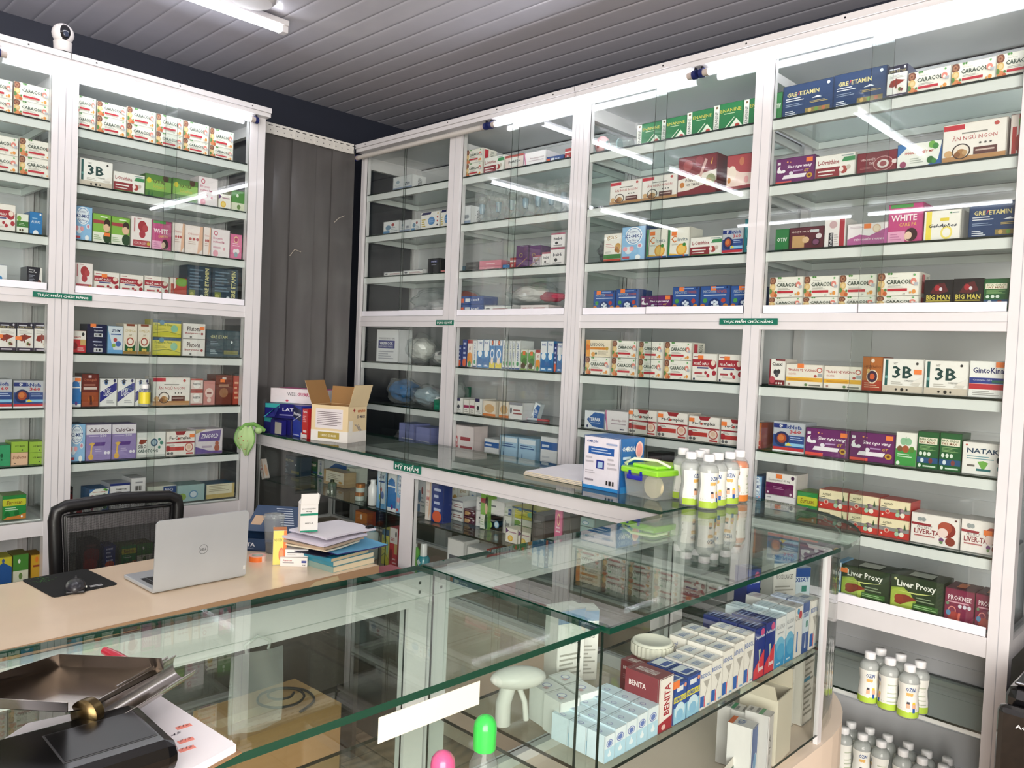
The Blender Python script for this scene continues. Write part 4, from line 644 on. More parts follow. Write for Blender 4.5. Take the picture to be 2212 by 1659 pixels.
# low counter in front of the back cabinets
cx0, cx1, cy0, cy1 = -4.02, -1.378, 2.14, 2.665
c = thing('glass_counter', 'long white-framed glass display counter running in front of the back wall cabinets', 'display counter', (0, 0, 0))
def f(m):
    m.box(cx0, cx1, cy0, cy0+.03, 1.046, 1.105, WHITE); m.box(cx0, cx1, cy0-.001, cy0, 1.06, 1.0612, mat('B4B4B8', .6)); m.box(cx0, cx1, cy1-.03, cy1, 1.046, 1.105, WHITE)
    for a, b in ((-4.04, -4.012), (-2.722, -2.640), (-1.41, -1.378)):
        m.box(a, b, cy0+.001, cy0+.03, .0, 1.05, WHITE); m.box(a, b, cy1-.03, cy1, 0, 1.05, WHITE); m.box(a, a+.025, cy0+.03, cy1-.03, 1.06, 1.10, WHITE); m.box(a, a+.025, cy0+.03, cy1-.03, .57, .60, WHITE)
    m.box(cx0, cx1, cy0, cy0+.03, .56, .60, WHITE); m.box(cx0, cx1, cy1-.03, cy1, .56, .60, WHITE)
    for x in (-4.008, -3.996): m.box(x, x+.005, cy0-.001, cy0+.012, .6, 1.046, mat('8E9090', .3, .8))
sub('frame', c, f)
sub('base_panel', c, lambda m: m.box(cx0+.01, cx1-.01, cy0+.008, cy1-.01, .02, .555, CREAM))
sub('deck', c, lambda m: m.box(cx0+.01, cx1-.01, cy0+.03, cy1-.03, .575, .588, mat('9A8674', .4)))
sub('counter_top_glass', c, lambda m: m.box(cx0, cx1+.0, cy0-.012, cy1, CT-.011, CT, GTOP, side=GEDGE))
for a, b in ((-4.01, -2.722), (-2.64, -1.41)):
    sub('glass_shelf', c, lambda m: m.box(a, b, cy0+.035, cy1-.06, .850, .857, GTOP, side=GEDGE_D))
    mid = (a+b)/2 if a < -3 else -2.03
    mid = -2.86 if a < -3 else -1.98
    for xa, xb, yy in ((a, mid+.03, .010), (mid-.03, b, .018)): sub('sliding_door', c, lambda m: m.box(xa, xb, cy0+yy-.0025, cy0+yy+.0025, .6, 1.046, GLASS, side=CEDGE))
    sub('back_pane', c, lambda m: m.box(a, b, cy1-.02, cy1-.015, .6, 1.046, GLASS, side=CEDGE))
MC = Matrix.Translation((0, 2.14, 0))
sign('green section label with short white wording on the counter rail', 'MỸ PHẨM', (853, 993.5), (911, 1004), (853, 993.5), (853, 1013), MC, 2.14, lambda x, y: ony(x, y, 2.14))
# front counters
FB, FF = -1.335, -.842
MF = Matrix.Translation((FF, 0, 0)) @ Matrix.Rotation(pi/2, 4, 'Z')
def front_counter(label, y0, y1, rounded):
    t = thing('glass_counter', label, 'display counter', (0, 0, 0))
    ye = y1
    def arc(r, cxx=-1.362, cyy=2.12, ex=2.3, n=14):
        out = []
        for i in range(n+1):
            a = (pi/2)*i/n; out.append((cxx+r*cos(a)**(2/ex), cyy+r*sin(a)**(2/ex)))
        return out
    def f(m):
        m.box(FB, FB+.03, y0, ye, 1.042, 1.105, FRAMEC); m.box(FB+.03, FB+.031, y0, ye, 1.058, 1.0595, mat('B4B8B4', .6))
        m.box(FB, FB+.03, y0, ye, .55, .60, FRAMEC)
        for a, b in ((y0+.002, y0+.055), (ye-.055, ye-.002)):
            m.box(FB-.001, FB+.028, a, b, .02, 1.06, FRAMEC)
            for z in (1.072, 1.092): m.box(FB+.028, FB+.031, (a+b)/2-.003, (a+b)/2+.003, z-.003, z+.003, mat('6A7068', .3, .8))
        m.box(FB+.03, FF, y0+.004, y0+.022, .56, .60, FRAMEC)
        if rounded: m.box(FF-.012, FF, ye-.052, ye-.028, .56, CT-.012, FRAMEC)
    sub('frame', t, f)
    def base(m):
        if rounded:
            pts = [(FB, y0), (FF+.004, y0)]+arc(.53-.0)[:]
            m.slab(pts, .02, .575, CREAM)
        else: m.box(FB, FF+.004, y0, ye, .02, .10, CREAM)
    sub('base_panel', t, base)
    if not rounded:
        sub('deck', t, lambda m: m.box(FB+.03, FF-.01, y0, ye, .12, .132, mat('B09A84', .5)))
    top = [(FB-.012, y0+.002), (-.822 if rounded else -.838, y0+.002)]+([(x+.014, y) for x, y in arc(.535)]+[(-1.362, 2.12)] if rounded else [(-.838, ye-.001), (FB-.012, ye-.001)])
    if rounded: top = [(FB-.012, y0+.002), (-.822, y0+.002)]+[(x+.015, y) for x, y in arc(.535)]+[(FB-.025, 2.655)]
    sub('counter_top_glass', t, lambda m: m.slab(top, CT-.011, CT, GTOP, GEDGE))
    z0 = .60 if rounded else .10
    sub('front_pane', t, lambda m: m.box(FF-.006, FF, y0+.012, ye-.05, z0, CT-.011, GLASS, side=GEDGE_D))
    sub('end_pane', t, lambda m: m.box(FB+.03, FF, y0+.004, y0+.009, z0, CT-.012, GLASS, side=GEDGE_D))
    for a, b, o in ((y0+.055, (y0+ye)/2+.03, .008), ((y0+ye)/2-.03, ye-.055, .016)):
        sub('sliding_door', t, lambda m: m.box(FB+o-.0025, FB+o+.0025, a, b, .60, 1.042, GLASS, side=CEDGE))
    sub('glass_shelf', t, lambda m: m.slab([(-1.235, y0+.02), (FF-.012, y0+.02), (FF-.012, ye-.03)]+([(x-.02, y) for x, y in arc(.44)] if rounded else [])+[(-1.235, 2.54 if rounded else ye-.03)], .823, .830, GTOP, GEDGE_D))
    if rounded:
        A = arc(.50); n = len(A)
        def cv(m):
            for off in (0, .005):
                B = arc(.50-off); m.add([(x, y, z) for x, y in B for z in (.575, CT-.012)], [(2*i, 2*i+2, 2*i+3, 2*i+1) for i in range(n-1)], GLASS, True)
            m.add([(x, y, CT-.0118) for x, y in A]+[(x, y, CT-.0118) for x, y in arc(.495)], [(i, i+1, n+i+1, n+i) for i in range(n-1)], mat('A8C0B4', .2))
        sub('curved_pane', t, cv)
    return t
front_counter('nearest glass display counter, carrying the steel tray and ledger', -.9, 1.116, False)
front_counter('glass display counter with a rounded end, filled with small cartons', 1.120, 2.162, True)
pl = MB().box(0, .0015, 0, .187, 0, .036, mat('DCD8C4', .5), bev=.0006)
o = pl.build('price_plate', None, (FF+.0008, .638, 1.062)); tag(o, 'blank cream plastic label plate taped to the front glass edge', 'label plate')
ZONE[0] = 'cosmetic_carton'
def crow(spec, z, y, depth=.1, bay='long counter'):
    M = Matrix.Translation((0, y, 0)); row(M, 0, (bay,), spec, z, lambda a, b: ony(a, b, y), depth)
crow('nvb 590 607 982|grf 610 650 980|tnp 700 746 1012', .8585, 2.36, .07, 'left half of long counter, upper shelf')
crow('fat 653 686 991|tb3 687 700 992|ter 702 750 992|sgr 749 768 1008', .8585, 2.46, .08, 'left half of long counter, back of upper shelf')
crow('lbw 816 834 1013|siv 837 858 1018|k2m 859 872 1022', .8585, 2.20, .06, 'long counter, left of middle post')
crow('sup 902 921 1036|wom 1040 1056 1056', .8585, 2.30, .05, 'long counter, right half, upper shelf')
crow('tb5 934 959 1043|prg 921 932 1032', .8585, 2.22, .05, 'long counter, just right of middle post')
crow('gas 962 990 1046|gas 990 1013 1052|siv 1014 1030 1060', .8585, 2.48, .06, 'long counter, right half, back of upper shelf')
crow('wcs/wcs 972 1001 1076 1098|hoa/hoa 1003 1028 1097 1112|wtd/wtd 1030 1092 1072 1101|gst 1053 1088 1108|boc/bet 1090 1106 1095 1112', .8585, 2.32, .13, 'long counter, right half, middle of upper shelf')
crow('ylw/sgr 1107 1160 1092 1116', .8585, 2.34, .09, 'long counter, behind the small herbal cartons')
crow('swm 1093 1119 1138|swm 1120 1147 1145', .8585, 2.22, .06, 'long counter, right half, front of upper shelf')
crow('gry/gry 1149 1176 1108 1136|pk2 1200 1216 1098|gry 1218 1233 1102', .8585, 2.20, .12, 'upper shelf, right end of long counter')
crow('gst/gst 1238 1285 1112 1130', .8585, 2.26, .12, 'upper shelf corner of long counter')
crow('hpz 768 794 1101|ylw 826 842 1140|rdw 843 860 1137', .59, 2.24, .05, 'lower deck, left half of long counter')
crow('wtd 968 1004 1160|wtd 1010 1050 1178|rdb 1052 1085 1185', .59, 2.30, .09, 'lower deck, right half of long counter')
ZONE[0] = 'nasal_spray_carton'
K('wtr', .42, 'B8DCEC', 'CFE4EC', 'pale blue water-drop', 'r,0,.5,1,1,E2EEF2;c,.5,.66,.14,6A7AB8;c,.5,.66,.115,E4ECF4;c,.5,.66,.09,6A80BC;c,.5,.26,.08,EAF4F8;p,EAF4F8,.38,.28,.62,.28,.5,.46;Uc,.3,.5,.16,8A94C0;Uc,.3,.5,.12,D0DEE8')
K('ben', .34, 'F0EAE2', '7E3238', 'slim crimson-lettered', 't,BENITA,.38,.28,.42,.58,A8202E,vb;p,A8303A,0,0,0,.16,1,.24,1,0;c,.4,.08,.05,E8C0B8;St,BENITA,.12,.72,.5,.1,EADCD8,b;Sl,.12,.4,.5,.56,3,A8686C;Ut,BENITA,.2,.2,.4,.6,EADCD8,b;Ur,0,0,1,.0,EEE')
K('nem', .5, '2A50A0', '2A468C', 'blue splash', 'r,0,.52,1,.66,E8DC3A;t,NEMEROLS,.06,.54,.88,.1,3A5AA0,b;r,0,0,1,.4,9CCFE8;c,.5,.3,.2,D4ECF6;c,.5,.2,.14,8FC4E4;r,.2,.78,.7,.9,E8ECF0;c,.86,.88,.05,E89A7A;Ur,.1,.1,.9,.9,DCE4E8;Ur,.2,.2,.8,.5,2A50A0')
K('bid', .36, 'F3F0E8', 'E8E2DA', 'slim red-blue bar', 't,BIDISOL,.06,.74,.88,.1,3A62A8,b;p,B8B4AC,.3,.66,.9,.66,.66,.46;p,B8B4AC,.3,.1,.36,.1,.72,.5,.66,.5;r,.06,.06,.4,.32,2A66B8;r,.42,.04,.5,.3,E05A6A;r,.7,.04,.98,.08,8AB4D8;Ur,.06,.06,.94,.94,E4E4E0;Ut,BIDISOL,.2,.3,.6,.4,5A7AB0,b;St,BIDISOL,.3,.3,.2,.6,7A86B0,v')
K('dpk', .38, '26388A', '2A3670', 'blue over red dropper', 'p,E0444E,0,0,0,.18,.96,.52,1,.5,1,0;t,Dophazolin,.06,.76,.88,.08,E6EAF4,bi;c,.74,.88,.07,D8588A;p,C8D8C0,.4,.56,.6,.56,.52,.3;r,.44,.12,.5,.3,E6D8D8;l,.5,.14,.9,.22,1,F0D8D8;Ul,.1,.2,.9,.8,3,8A9AC8')
K('ald', .38, '3E9ED4', 'D8E6EC', 'white to sky blue', 'r,0,.5,1,1,EDF0F0;c,.5,.44,.16,7FC4E4;t,ALADKA,.08,.76,.84,.08,8A9098;l,.2,.66,.8,.7,1,B0B4B8;c,.6,.3,.16,5AB0DC;l,.2,.06,.6,.1,1,C0E0F0;Ul,.1,.2,.9,.8,3,B8CCD4')
K('cld', .38, 'F1EEE8', 'C8C6C4', 'white nasal spray', 't,COLDI-B,.06,.72,.88,.1,3A3A3E;c,.7,.82,.08,C8404A;r,.3,.1,.46,.5,3A7AC0;c,.4,.9,.06,4A9AC8;Ut,COLDI-B,.2,.3,.6,.4,8A6A6A')
K('spb', .42, '2A5298', 'C0C8DC', 'royal blue nasal spray', 'r,0,.4,1,.8,D4E4EE;r,.5,.5,.8,.62,3A8A7A;p,E8F0F4,.4,.1,.6,.1,.5,.4;t,XISAT,.1,.7,.8,.09,2A4A9A,b;Ul,.1,.1,.9,.9,3,DCE4EC')
K('ltx', .7, 'E9E9E4', 'D6D6D0', 'tall grey-white blue-cap', 'r,0,.84,1,1,5A84A8;t,BLOOD LANCET,.12,.6,.76,.07,3A3A3A;l,.1,.1,.9,.5,8,A8A8A0')
K('wst', 1.0, 'E2E6E2', 'D6DCD8', 'white square-topped', 'c,.3,.4,.12,7A7A80;l,.3,.1,.8,.2,1,9A9A98;Uc,.5,.5,.2,8A94C0;Uc,.5,.5,.15,E6ECEA;Ur,.2,.2,.4,.4,C0A0A0')
K('hto', .45, 'EDEBE8', 'D8D6D4', 'white green-stripe', 't,OSLA,.2,.2,.3,.5,3A3A3A,v;Ur,0,.3,1,.45,3E9A6A;Ul,.2,.5,.9,.9,2,8A8A8A')
K('osl', .55, '2E5CA6', 'E6E6E4', 'blue swan-picture', 'c,.7,.3,.24,DDEAF4;c,.6,.4,.14,5AA0D4;Ut,OSLA,.2,.4,.6,.3,3A6AA8,b;Ur,0,.8,1,1,E8743A')
K('med', .55, 'E2DFD6', 'D4D1C8', 'tall pale printed', 'r,0,.96,1,1,4A84A0;l,.08,.1,.9,.94,14,9A988E;r,0,.48,.6,.52,4A94B8;Ur,0,0,1,1,4A7E94;Ul,.1,.1,.9,.9,4,9AC0CC')
def fbox(kind, p0, p1, yt, back=.028, z=.8315, depth=.055, rows=1, place='rounded counter shelf', sticker=None, hmax=None):
    X = FF-back; inv = MF.inverted()
    A = inv @ onx(p0, yt, X); Bq = inv @ onx(p1, yt, X); zt = A.z
    if hmax: zt = z+hmax
    for r in range(rows):
        pl_ = (place,) if rows == 1 else ('%s row, %s' % (('front', 'middle', 'back')[r], place),)
        carton(kind, MF, A.x, Bq.x, z, zt, depth, back+r*(depth+.003), pl_, sticker if r == 0 else None)
for i, (a, b, yt) in enumerate(((1307, 1328, 1590), (1329, 1352, 1574), (1353, 1376, 1560), (1377, 1399, 1545), (1400, 1423, 1531))): fbox('wtr', a, b, yt, rows=3, depth=.042)
fbox('ben', 1425, 1455, 1468, depth=.085); fbox('ben', 1388, 1412, 1440, back=.155, depth=.06, place='behind the water-drop cartons')
fbox('nem', 1457, 1484, 1478, rows=2, depth=.05, sticker=(.1, .98)); fbox('nem', 1485, 1513, 1462, rows=2, depth=.05)
for a, b, yt in ((1514, 1537, 1444), (1538, 1561, 1428), (1562, 1585, 1407), (1586, 1608, 1390), (1609, 1630, 1374)): fbox('bid', a, b, yt, rows=3 if 1560 < a < 1600 else 2, depth=.045)
fbox('dpk', 1632, 1654, 1358, rows=3, depth=.045); fbox('dpk', 1655, 1676, 1345, rows=2, depth=.045)
fbox('ald', 1677, 1698, 1336, rows=3, depth=.045); fbox('ald', 1699, 1718, 1323, rows=2, depth=.045)
fbox('cld', 1719, 1735, 1312, rows=3, depth=.045); fbox('spb', 1736, 1750, 1302, rows=2, depth=.045); fbox('bid', 1752, 1769, 1298, rows=1)
# at the joint end of the rounded counter, seen through the end glass
def loose(kind, p, z, w, d, h, yaw, place):
    q = onz(p[0], p[1], z); M = Matrix.Translation((q.x, q.y, 0)) @ Matrix.Rotation(rad(yaw), 4, 'Z'); return carton(kind, M, -w/2, w/2, z, z+h, d, 0, (place,))
ZS = .8315
loose('ltx', (1228, 1505), ZS, .075, .05, .20, 75, 'standing on the shelf at the counter joint')
loose('ltx', (1262, 1470), ZS, .06, .05, .17, 55, 'behind the open lancet carton at the joint')
for i, (a, b) in enumerate(((1195, 1560), (1235, 1540), (1228, 1585), (1270, 1565))): loose('wst', (a, b+6), ZS, .052, .052, .075, 80, 'cluster at the counter joint')
# lower deck of the rounded counter
ZD = .577
loose('med', (1742, 1560), ZD, .075, .07, .26, 92, 'right end of lower deck in the rounded counter')
loose('med', (1700, 1575), ZD, .07, .07, .25, 92, 'beside its twin on the lower deck')
loose('gst', (1640, 1500), ZD, .09, .06, .07, 88, 'lower deck behind the open cream carton')
loose('hto', (1600, 1655), ZD, .04, .06, .15, 100, 'lower deck, front left'); loose('hto', (1630, 1668), ZD, .04, .06, .15, 100, 'lower deck, front middle'); loose('hto', (1660, 1680), ZD, .04, .06, .16, 100, 'lower deck, front right')
loose('osl', (1625, 1700), ZD, .045, .06, .15, 100, 'lower deck, nearest the glass')
loose('spb', (1728, 1330), ZS, .06, .05, .15, 60, 'deep in the rounded end'); loose('ltx', (1690, 1335), ZS, .08, .06, .20, 60, 'deep in the rounded end by the curved glass')
loose('dpk', (1622, 1372), ZS, .05, .05, .19, 70, 'deep in the rounded end on the left')
def open_carton(name, label, cat, loc, rz, w, d, h, outer, inner, flaps, extra=None):
    t = thing(name, label, cat, loc, rz); k = .003
    def body(m):
        m.box(-w/2, w/2, 0, d, 0, k, inner)
        for (x0, x1, y0, y1) in ((-w/2, w/2, 0, k), (-w/2, w/2, d-k, d), (-w/2, -w/2+k, k, d-k), (w/2-k, w/2, k, d-k)):
            m.box(x0, x1, y0, y1, k, h, outer)
        for (x0, x1, y0, y1) in ((-w/2+k, w/2-k, k, k+.0008), (-w/2+k, w/2-k, d-k-.0008, d-k), (-w/2+k, -w/2+k+.0008, k, d-k), (w/2-k-.0008, w/2-k, k, d-k)):
            m.box(x0, x1, y0, y1, k, h-.001, inner)
        if extra: extra(m)
    sub('body', t, body)
    for side, ln, ang in flaps:
        def fl(m):
            a = rad(ang)
            if side == 'l': M = Matrix.Translation((-w/2, 0, h)) @ Matrix.Rotation(-a, 4, 'Y'); m.box(-.002, 0, .002, d-.002, 0, ln, inner, M=M); m.box(-.0028, -.002, .002, d-.002, 0, ln, outer, M=M)
            if side == 'r': M = Matrix.Translation((w/2, 0, h)) @ Matrix.Rotation(a, 4, 'Y'); m.box(0, .002, .002, d-.002, 0, ln, inner, M=M); m.box(.002, .0028, .002, d-.002, 0, ln, outer, M=M)
            if side == 'f': M = Matrix.Translation((0, 0, h)) @ Matrix.Rotation(a, 4, 'X'); m.box(-w/2, w/2, -.002, 0, 0, ln, inner, M=M); m.box(-w/2, w/2, -.0028, -.002, 0, ln, outer, M=M)
            if side == 'b': M = Matrix.Translation((0, d, h)) @ Matrix.Rotation(-a, 4, 'X'); m.box(-w/2, w/2, 0, .002, 0, ln, inner, M=M); m.box(-w/2, w/2, .002, .0028, 0, ln, outer, M=M)
        sub('flap', t, fl)
    return t
CRM = mat('E6DFCC', .6, name='cream_card'); CRI = mat('D2C8B4', .7)
q = onz(1690, 1640, ZD)
open_carton('open_carton', 'empty cream carton standing open on the lower deck of the rounded counter', 'box', (q.x, q.y, ZD), rad(96), .11, .10, .17, CRM, CRI, (('b', .06, -8), ('l', .05, 30), ('r', .05, -5)))
# big jar
q = onz(1405, 1475, ZS)
t = thing('plastic_jar', 'large cream plastic jar with a ribbed white screw lid, torn brown label', 'jar', (q.x, q.y, ZS))
JM = mat('CFC8AE', .4)
sub('body', t, lambda m: m.lathe([(.040, 0), (.043, .005), (.043, .095), (.038, .104)], JM, 36))
sub('label', t, lambda m: m.lathe([(.0435, .02), (.0435, .085)], mat('8A7658', .8), 36, None, False))
def lid(m):
    n = 56; pr = []
    vs = []; fs = []
    for z in (.098, .13):
        for i in range(n): r = .050 if i % 2 else .0475; vs.append((r*cos(2*pi*i/n), r*sin(2*pi*i/n), z))
    fs = [(i, (i+1) % n, n+(i+1) % n, n+i) for i in range(n)]
    m.add(vs, fs, mat('E8E6D6', .4)); m.lathe([(.0475, .13), (.046, .136), (.042, .138), (.041, .1355), (.001, .1355)], mat('E8E6D6', .4), n)
sub('lid', t, lid); t.scale = (1, 1, .75)
# shelf leaflet strip
def curved_leaflet(m):
    m.grid(14, 2, lambda u, v: (.012*sin(u*3), -.16+u*.32, .0+v*.045+.03*u*u), mat('DAD6CC', .5))
    m.grid(14, 1, lambda u, v: (.012*sin(u*3)+.001, -.14+u*.30, .004+v*.02+.03*u*u), mat('4E6A5A', .5))
q = onz(1440, 1640, ZD)
mb = MB(); curved_leaflet(mb); o = mb.build('display_tray', None, (-.90, 1.62, ZD+.001)); tag(o, 'curved white and green cardboard display strip below the glass shelf', 'display tray')
# barcode scanner on the shelf at the joint
q = onz(1085, 1570, ZS)
t = thing('barcode_scanner', 'white handheld barcode scanner lying on the shelf by the counter joint', 'scanner', (q.x, q.y, ZS), rad(60))
SW = mat('D8DAD4', .4)
sub('handle', t, lambda m: m.tube([(0, 0, .005), (.0, .0, .05), (.01, 0, .085)], .016, SW, 12))
sub('head', t, lambda m: m.sphere((.03, 0, .10), .03, SW, sc=(2.0, 1.0, .75)))
sub('trigger', t, lambda m: m.tube([(.03, 0, .085), (.045, 0, .05), (.05, 0, .01)], .006, SW, 8))
# capped bottles just behind the nearest front glass
def dome_bottle(cap, label, y, h):
    t = thing('capped_bottle', label, 'bottle', (-.905, y, h-.16))
    sub('body', t, lambda m: m.lathe([(.022, 0), (.024, .01), (.024, .085), (.014, .108), (.013, .115)], PLAST, 24))
    cm = mat(cap, .25, 0, .5)
    sub('cap', t, lambda m: m.lathe([(.0185, .11), (.019, .112), (.0195, .145), (.018, .155), (.012, .163), (.004, .167), (.001, .1675)], cm, 24).box(-.003, .003, .014, .021, .112, .152, cm))
    return t
dome_bottle('3EDC5A', 'clear bottle with a bright green domed cap behind the near glass', .905, .992)
dome_bottle('F0609A', 'clear bottle with a pink domed cap behind the near glass', .815, .962)
# ---------------------------------------------------------------- on the near counter: tray, counter machine, ledger, marker
Z1 = CT
def poly_on(pts, z): return [tuple(onz(*p, z)[:2]) for p in pts]
P_ = [onz(*p, Z1+.012) for p in ((345, 1500), (510, 1606), (300, 1720), (-60, 1640), (60, 1560))]
t = thing('ledger', 'thick white ruled ledger with handwriting, partly under the black machine', 'notebook', (0, 0, 0))
cs = [(p.x, p.y) for p in P_]
def ccw(pts): return pts if sum(a[0]*b[1]-b[0]*a[1] for a, b in zip(pts, pts[1:]+pts[:1])) > 0 else pts[::-1]
sub('pages', t, lambda m: m.slab(ccw(cs), Z1+.002, Z1+.011, mat('EAE6E8', .6)))
sub('cover', t, lambda m: m.slab(ccw([(cs[0][0]*1.0, cs[0][1]+.004)]+[(cs[1][0]+.004, cs[1][1]+.005)]+cs[2:]), Z1, Z1+.002, mat('8A6A4A', .6)))
def hand(m):
    for (a, b, tx, colr, s) in ((300, 1640, 'sd: 65', '3A3440', 60), (350, 1600, 'x 45', '3A3440', 40), (270, 1652, 'p 419', '3A3440', 50)):
        p = onz(a, b, Z1+.0115); lettering(m, tx, 0, 0, .03, .008, mat(colr, .6), lambda u, v: (p.x-.5*v-.2*u, p.y-.15*v+.9*u, Z1+.0114), 'i')
    for (a, b) in ((395, 1570), (400, 1600), (402, 1618)):
        p = onz(a, b, Z1+.0112); m.box(p.x-.004, p.x+.004, p.y-.008, p.y+.01, Z1+.0111, Z1+.0113, mat('F09080', .6)); lettering(m, '712', 0, 0, .014, .005, mat('5A2A2A', .6), lambda u, v: (p.x-v*.9, p.y+u-.006, Z1+.01145), 'i')
    for k in range(7):
        a = onz(330+k*22, 1640-k*2, Z1+.0112); b = onz(480+k*6, 1615+k*8, Z1+.0112)
sub('handwriting', t, hand)
# black counting/payment machine under the tray
t = thing('black_machine', 'glossy black desktop machine with a narrow white window, under the steel tray', 'machine', (0, 0, 0))
BG = mat('0A0A0B', .22, 0, .15, 'glossy_black_plastic')
zt = Z1+.055; mc = [onz(*p, zt) for p in ((330, 1500), (385, 1590), (170, 1680), (-120, 1560), (-140, 1540))]
o_ = onz(385, 1590, zt); e1 = (onz(120, 1672, zt)-o_); L1 = .34; e1.normalize(); e2 = Vector((-e1.y, e1.x, 0)); 
if (onz(325, 1500, zt)-o_).dot(e2) < 0: e2 = -e2
MM = Matrix(((e1.x, e2.x, 0, o_.x), (e1.y, e2.y, 0, o_.y), (0, 0, 1, Z1+.0125), (0, 0, 0, 1)))
sub('body', t, lambda m: m.box(-.006, .36, 0, .135, 0, .036, BG, M=MM, bev=.015))
sub('screen', t, lambda m: m.box(.012, .10, .03, .10, .036, .0368, mat('0C0C0E', .3), M=MM).box(.010, .102, .028, .102, .0358, .0364, mat('3A3A3C', .4), M=MM))
sub('paper_window', t, lambda m: m.box(.16, .235, .012, .052, .036, .0372, mat('E9E9E4', .4), M=MM).box(.15, .245, .006, .058, .0356, .0362, mat('3A3A38', .3), M=MM))
def lg(m):
    for s, x, y, hh in (('DEBO', .27, .07, .012), ('ON OFF', .27, .105, .008)):
        lettering(m, s, 0, 0, 0, hh, mat('B8B8B8', .4), lambda u, v: MM @ Vector((x+.05-u, y-v, .0366)))
sub('lettering', t, lg)
# steel counting tray: tilted pan with raised walls and a half-pipe chute
t = thing('pill_counting_tray', 'worn stainless steel pill counting tray with a half-pipe chute', 'tray', (0, 0, 0))
zr = 1.205; zf_ = 1.177
A_, B_, Cc, D_ = onz(128, 1413, zr), onz(347, 1422, zr), onz(147, 1517, zr), onz(-150, 1500, zr)
fA, fB, fE, fC, fD = onz(128, 1440, zf_), onz(352, 1447, zf_), onz(196, 1528, zf_), onz(147, 1537, zf_), onz(-150, 1520, zf_)
def pan(m):
    m.add([p[:] for p in (fA, fB, fE, fC, fD)], [(0, 1, 2, 3, 4)], STEEL); m.add([(p-Vector((0, 0, .0012)))[:] for p in (fA, fB, fE, fC, fD)], [(4, 3, 2, 1, 0)], STEEL)
    ctr = (fA+fC)/2
    for la, lb_, b, a in ((fA, fB, B_, A_), (fC, fD, D_, Cc), (fD, fA, A_, D_)):
        k = (ctr-(a+b)/2); k.z = 0; k = k.normalized()*.0013
        m.add([p[:] for p in (la, lb_, b, a, la-k, lb_-k, b-k, a-k)], [(0, 1, 2, 3), (7, 6, 5, 4), (3, 2, 6, 7), (1, 5, 6, 2), (0, 3, 7, 4)], STEEL)
sub('pan', t, pan)
ca = onz(216, 1546, zf_-.008); cb = onz(398, 1437, zf_-.006)
def chute(m):
    ax = (cb-ca).normalized(); s = ax.cross(Vector((0, 0, 1))).normalized(); up = s.cross(ax); L = (cb-ca).length
    for R_ in (.0175, .0163):
        m.grid(20, 16, lambda u, v: tuple(ca+ax*(L*u)+s*(R_*cos(rad(140+205*v)))+up*(R_*sin(rad(140+205*v)))), STEEL)
    for ang in (140, 345): m.tube([tuple(ca+ax*(L*u)+s*(.017*cos(rad(ang)))+up*(.017*sin(rad(ang)))) for u in (0, .5, 1)], .0011, STEEL, 6)
    m.tube([tuple(ca+ax*(L*u)+s*(.0185*cos(rad(140)))+up*(.0185*sin(rad(140))+.002)) for u in (.28, .9)], .0016, STEEL, 6)
sub('chute', t, chute)
def cupb(m):
    ax = (cb-ca).normalized(); c_ = ca-ax*.006; s = ax.cross(Vector((0, 0, 1))).normalized(); up = s.cross(ax); c_ = c_-s*.016
    Mx = Matrix(((s.x, up.x, -ax.x, c_.x), (s.y, up.y, -ax.y, c_.y), (s.z, up.z, -ax.z, c_.z), (0, 0, 0, 1)))
    m.lathe([(.0168, -.012), (.0176, -.001), (.0176, .0005), (.001, .0006)], mat('6A5A3C', .3, 1.0, bump=.02), 28, Mx)
sub('chute_stop', t, cupb)
a = onz(226, 1405, Z1+.022); b = onz(300, 1447, Z1+.012)
t = thing('marker_pen', 'red marker pen with its cap on, sticking out behind the steel tray', 'pen', a); d = (b-a); RM = mat('B3263A', .3, 0, .4)
sub('cap', t, lambda m: m.tube([(0, 0, 0), d*.14], .0058, RM, 12).tube([d*.14, d*.3], .0068, RM, 12))
sub('barrel', t, lambda m: m.tube([d*.3, d*.36, d*1.3], .0078, RM, 12))
# ================================================================ desk
DZ = .75
d0 = onz(0, 1405.7, DZ); d1 = onz(819, 1221.2, DZ); DY = math.atan2(d1.y-d0.y, d1.x-d0.x)
MD = Matrix.Translation((d1.x, d1.y, 0)) @ Matrix.Rotation(DY, 4, 'Z')      # x runs toward the far end, y to the staff side
LAM = mat('F0D8BA', .28, 0, .25, 'pale_beige_laminate'); LED = mat('A48466', .55, name='worn_desk_edge_band', bump=.1, bscale=40)
t = thing('desk', 'long pale beige laminate desk with a worn brown edge between counter and left cabinets', 'desk', (d1.x, d1.y, 0), DY)
sub('desktop', t, lambda m: m.box(-2.0, 0, .003, .63, DZ-.03, DZ, LAM))
sub('edge_band', t, lambda m: m.box(-2.0, 0, 0, .003, DZ-.03, DZ, LED).add([(-.33, -.0006, DZ-.027), (-.19, -.0006, DZ-.02), (-.2, -.0006, DZ-.004), (-.3, -.0006, DZ-.008)], [(0, 1, 2, 3)], mat('B9A886', .7)))
DK = mat('4A443E', .6, name='dark_brown_board')
for x in (-.06, -1.2, -1.98): sub('leg_panel', t, lambda m: m.box(x-.02, x, .03, .60, 0, DZ-.03, DK))
sub('modesty_panel', t, lambda m: m.box(-1.9, -.06, .05, .07, .3, DZ-.03, DK))
def D(x, y, z=DZ): return MD @ Vector((x, y, z))
def obj1(name, label, cat, fn, loc, rz=0, group=None):
    mb = MB(); fn(mb); o = mb.build(name, None, loc, rz); tag(o, label, cat, group); return o
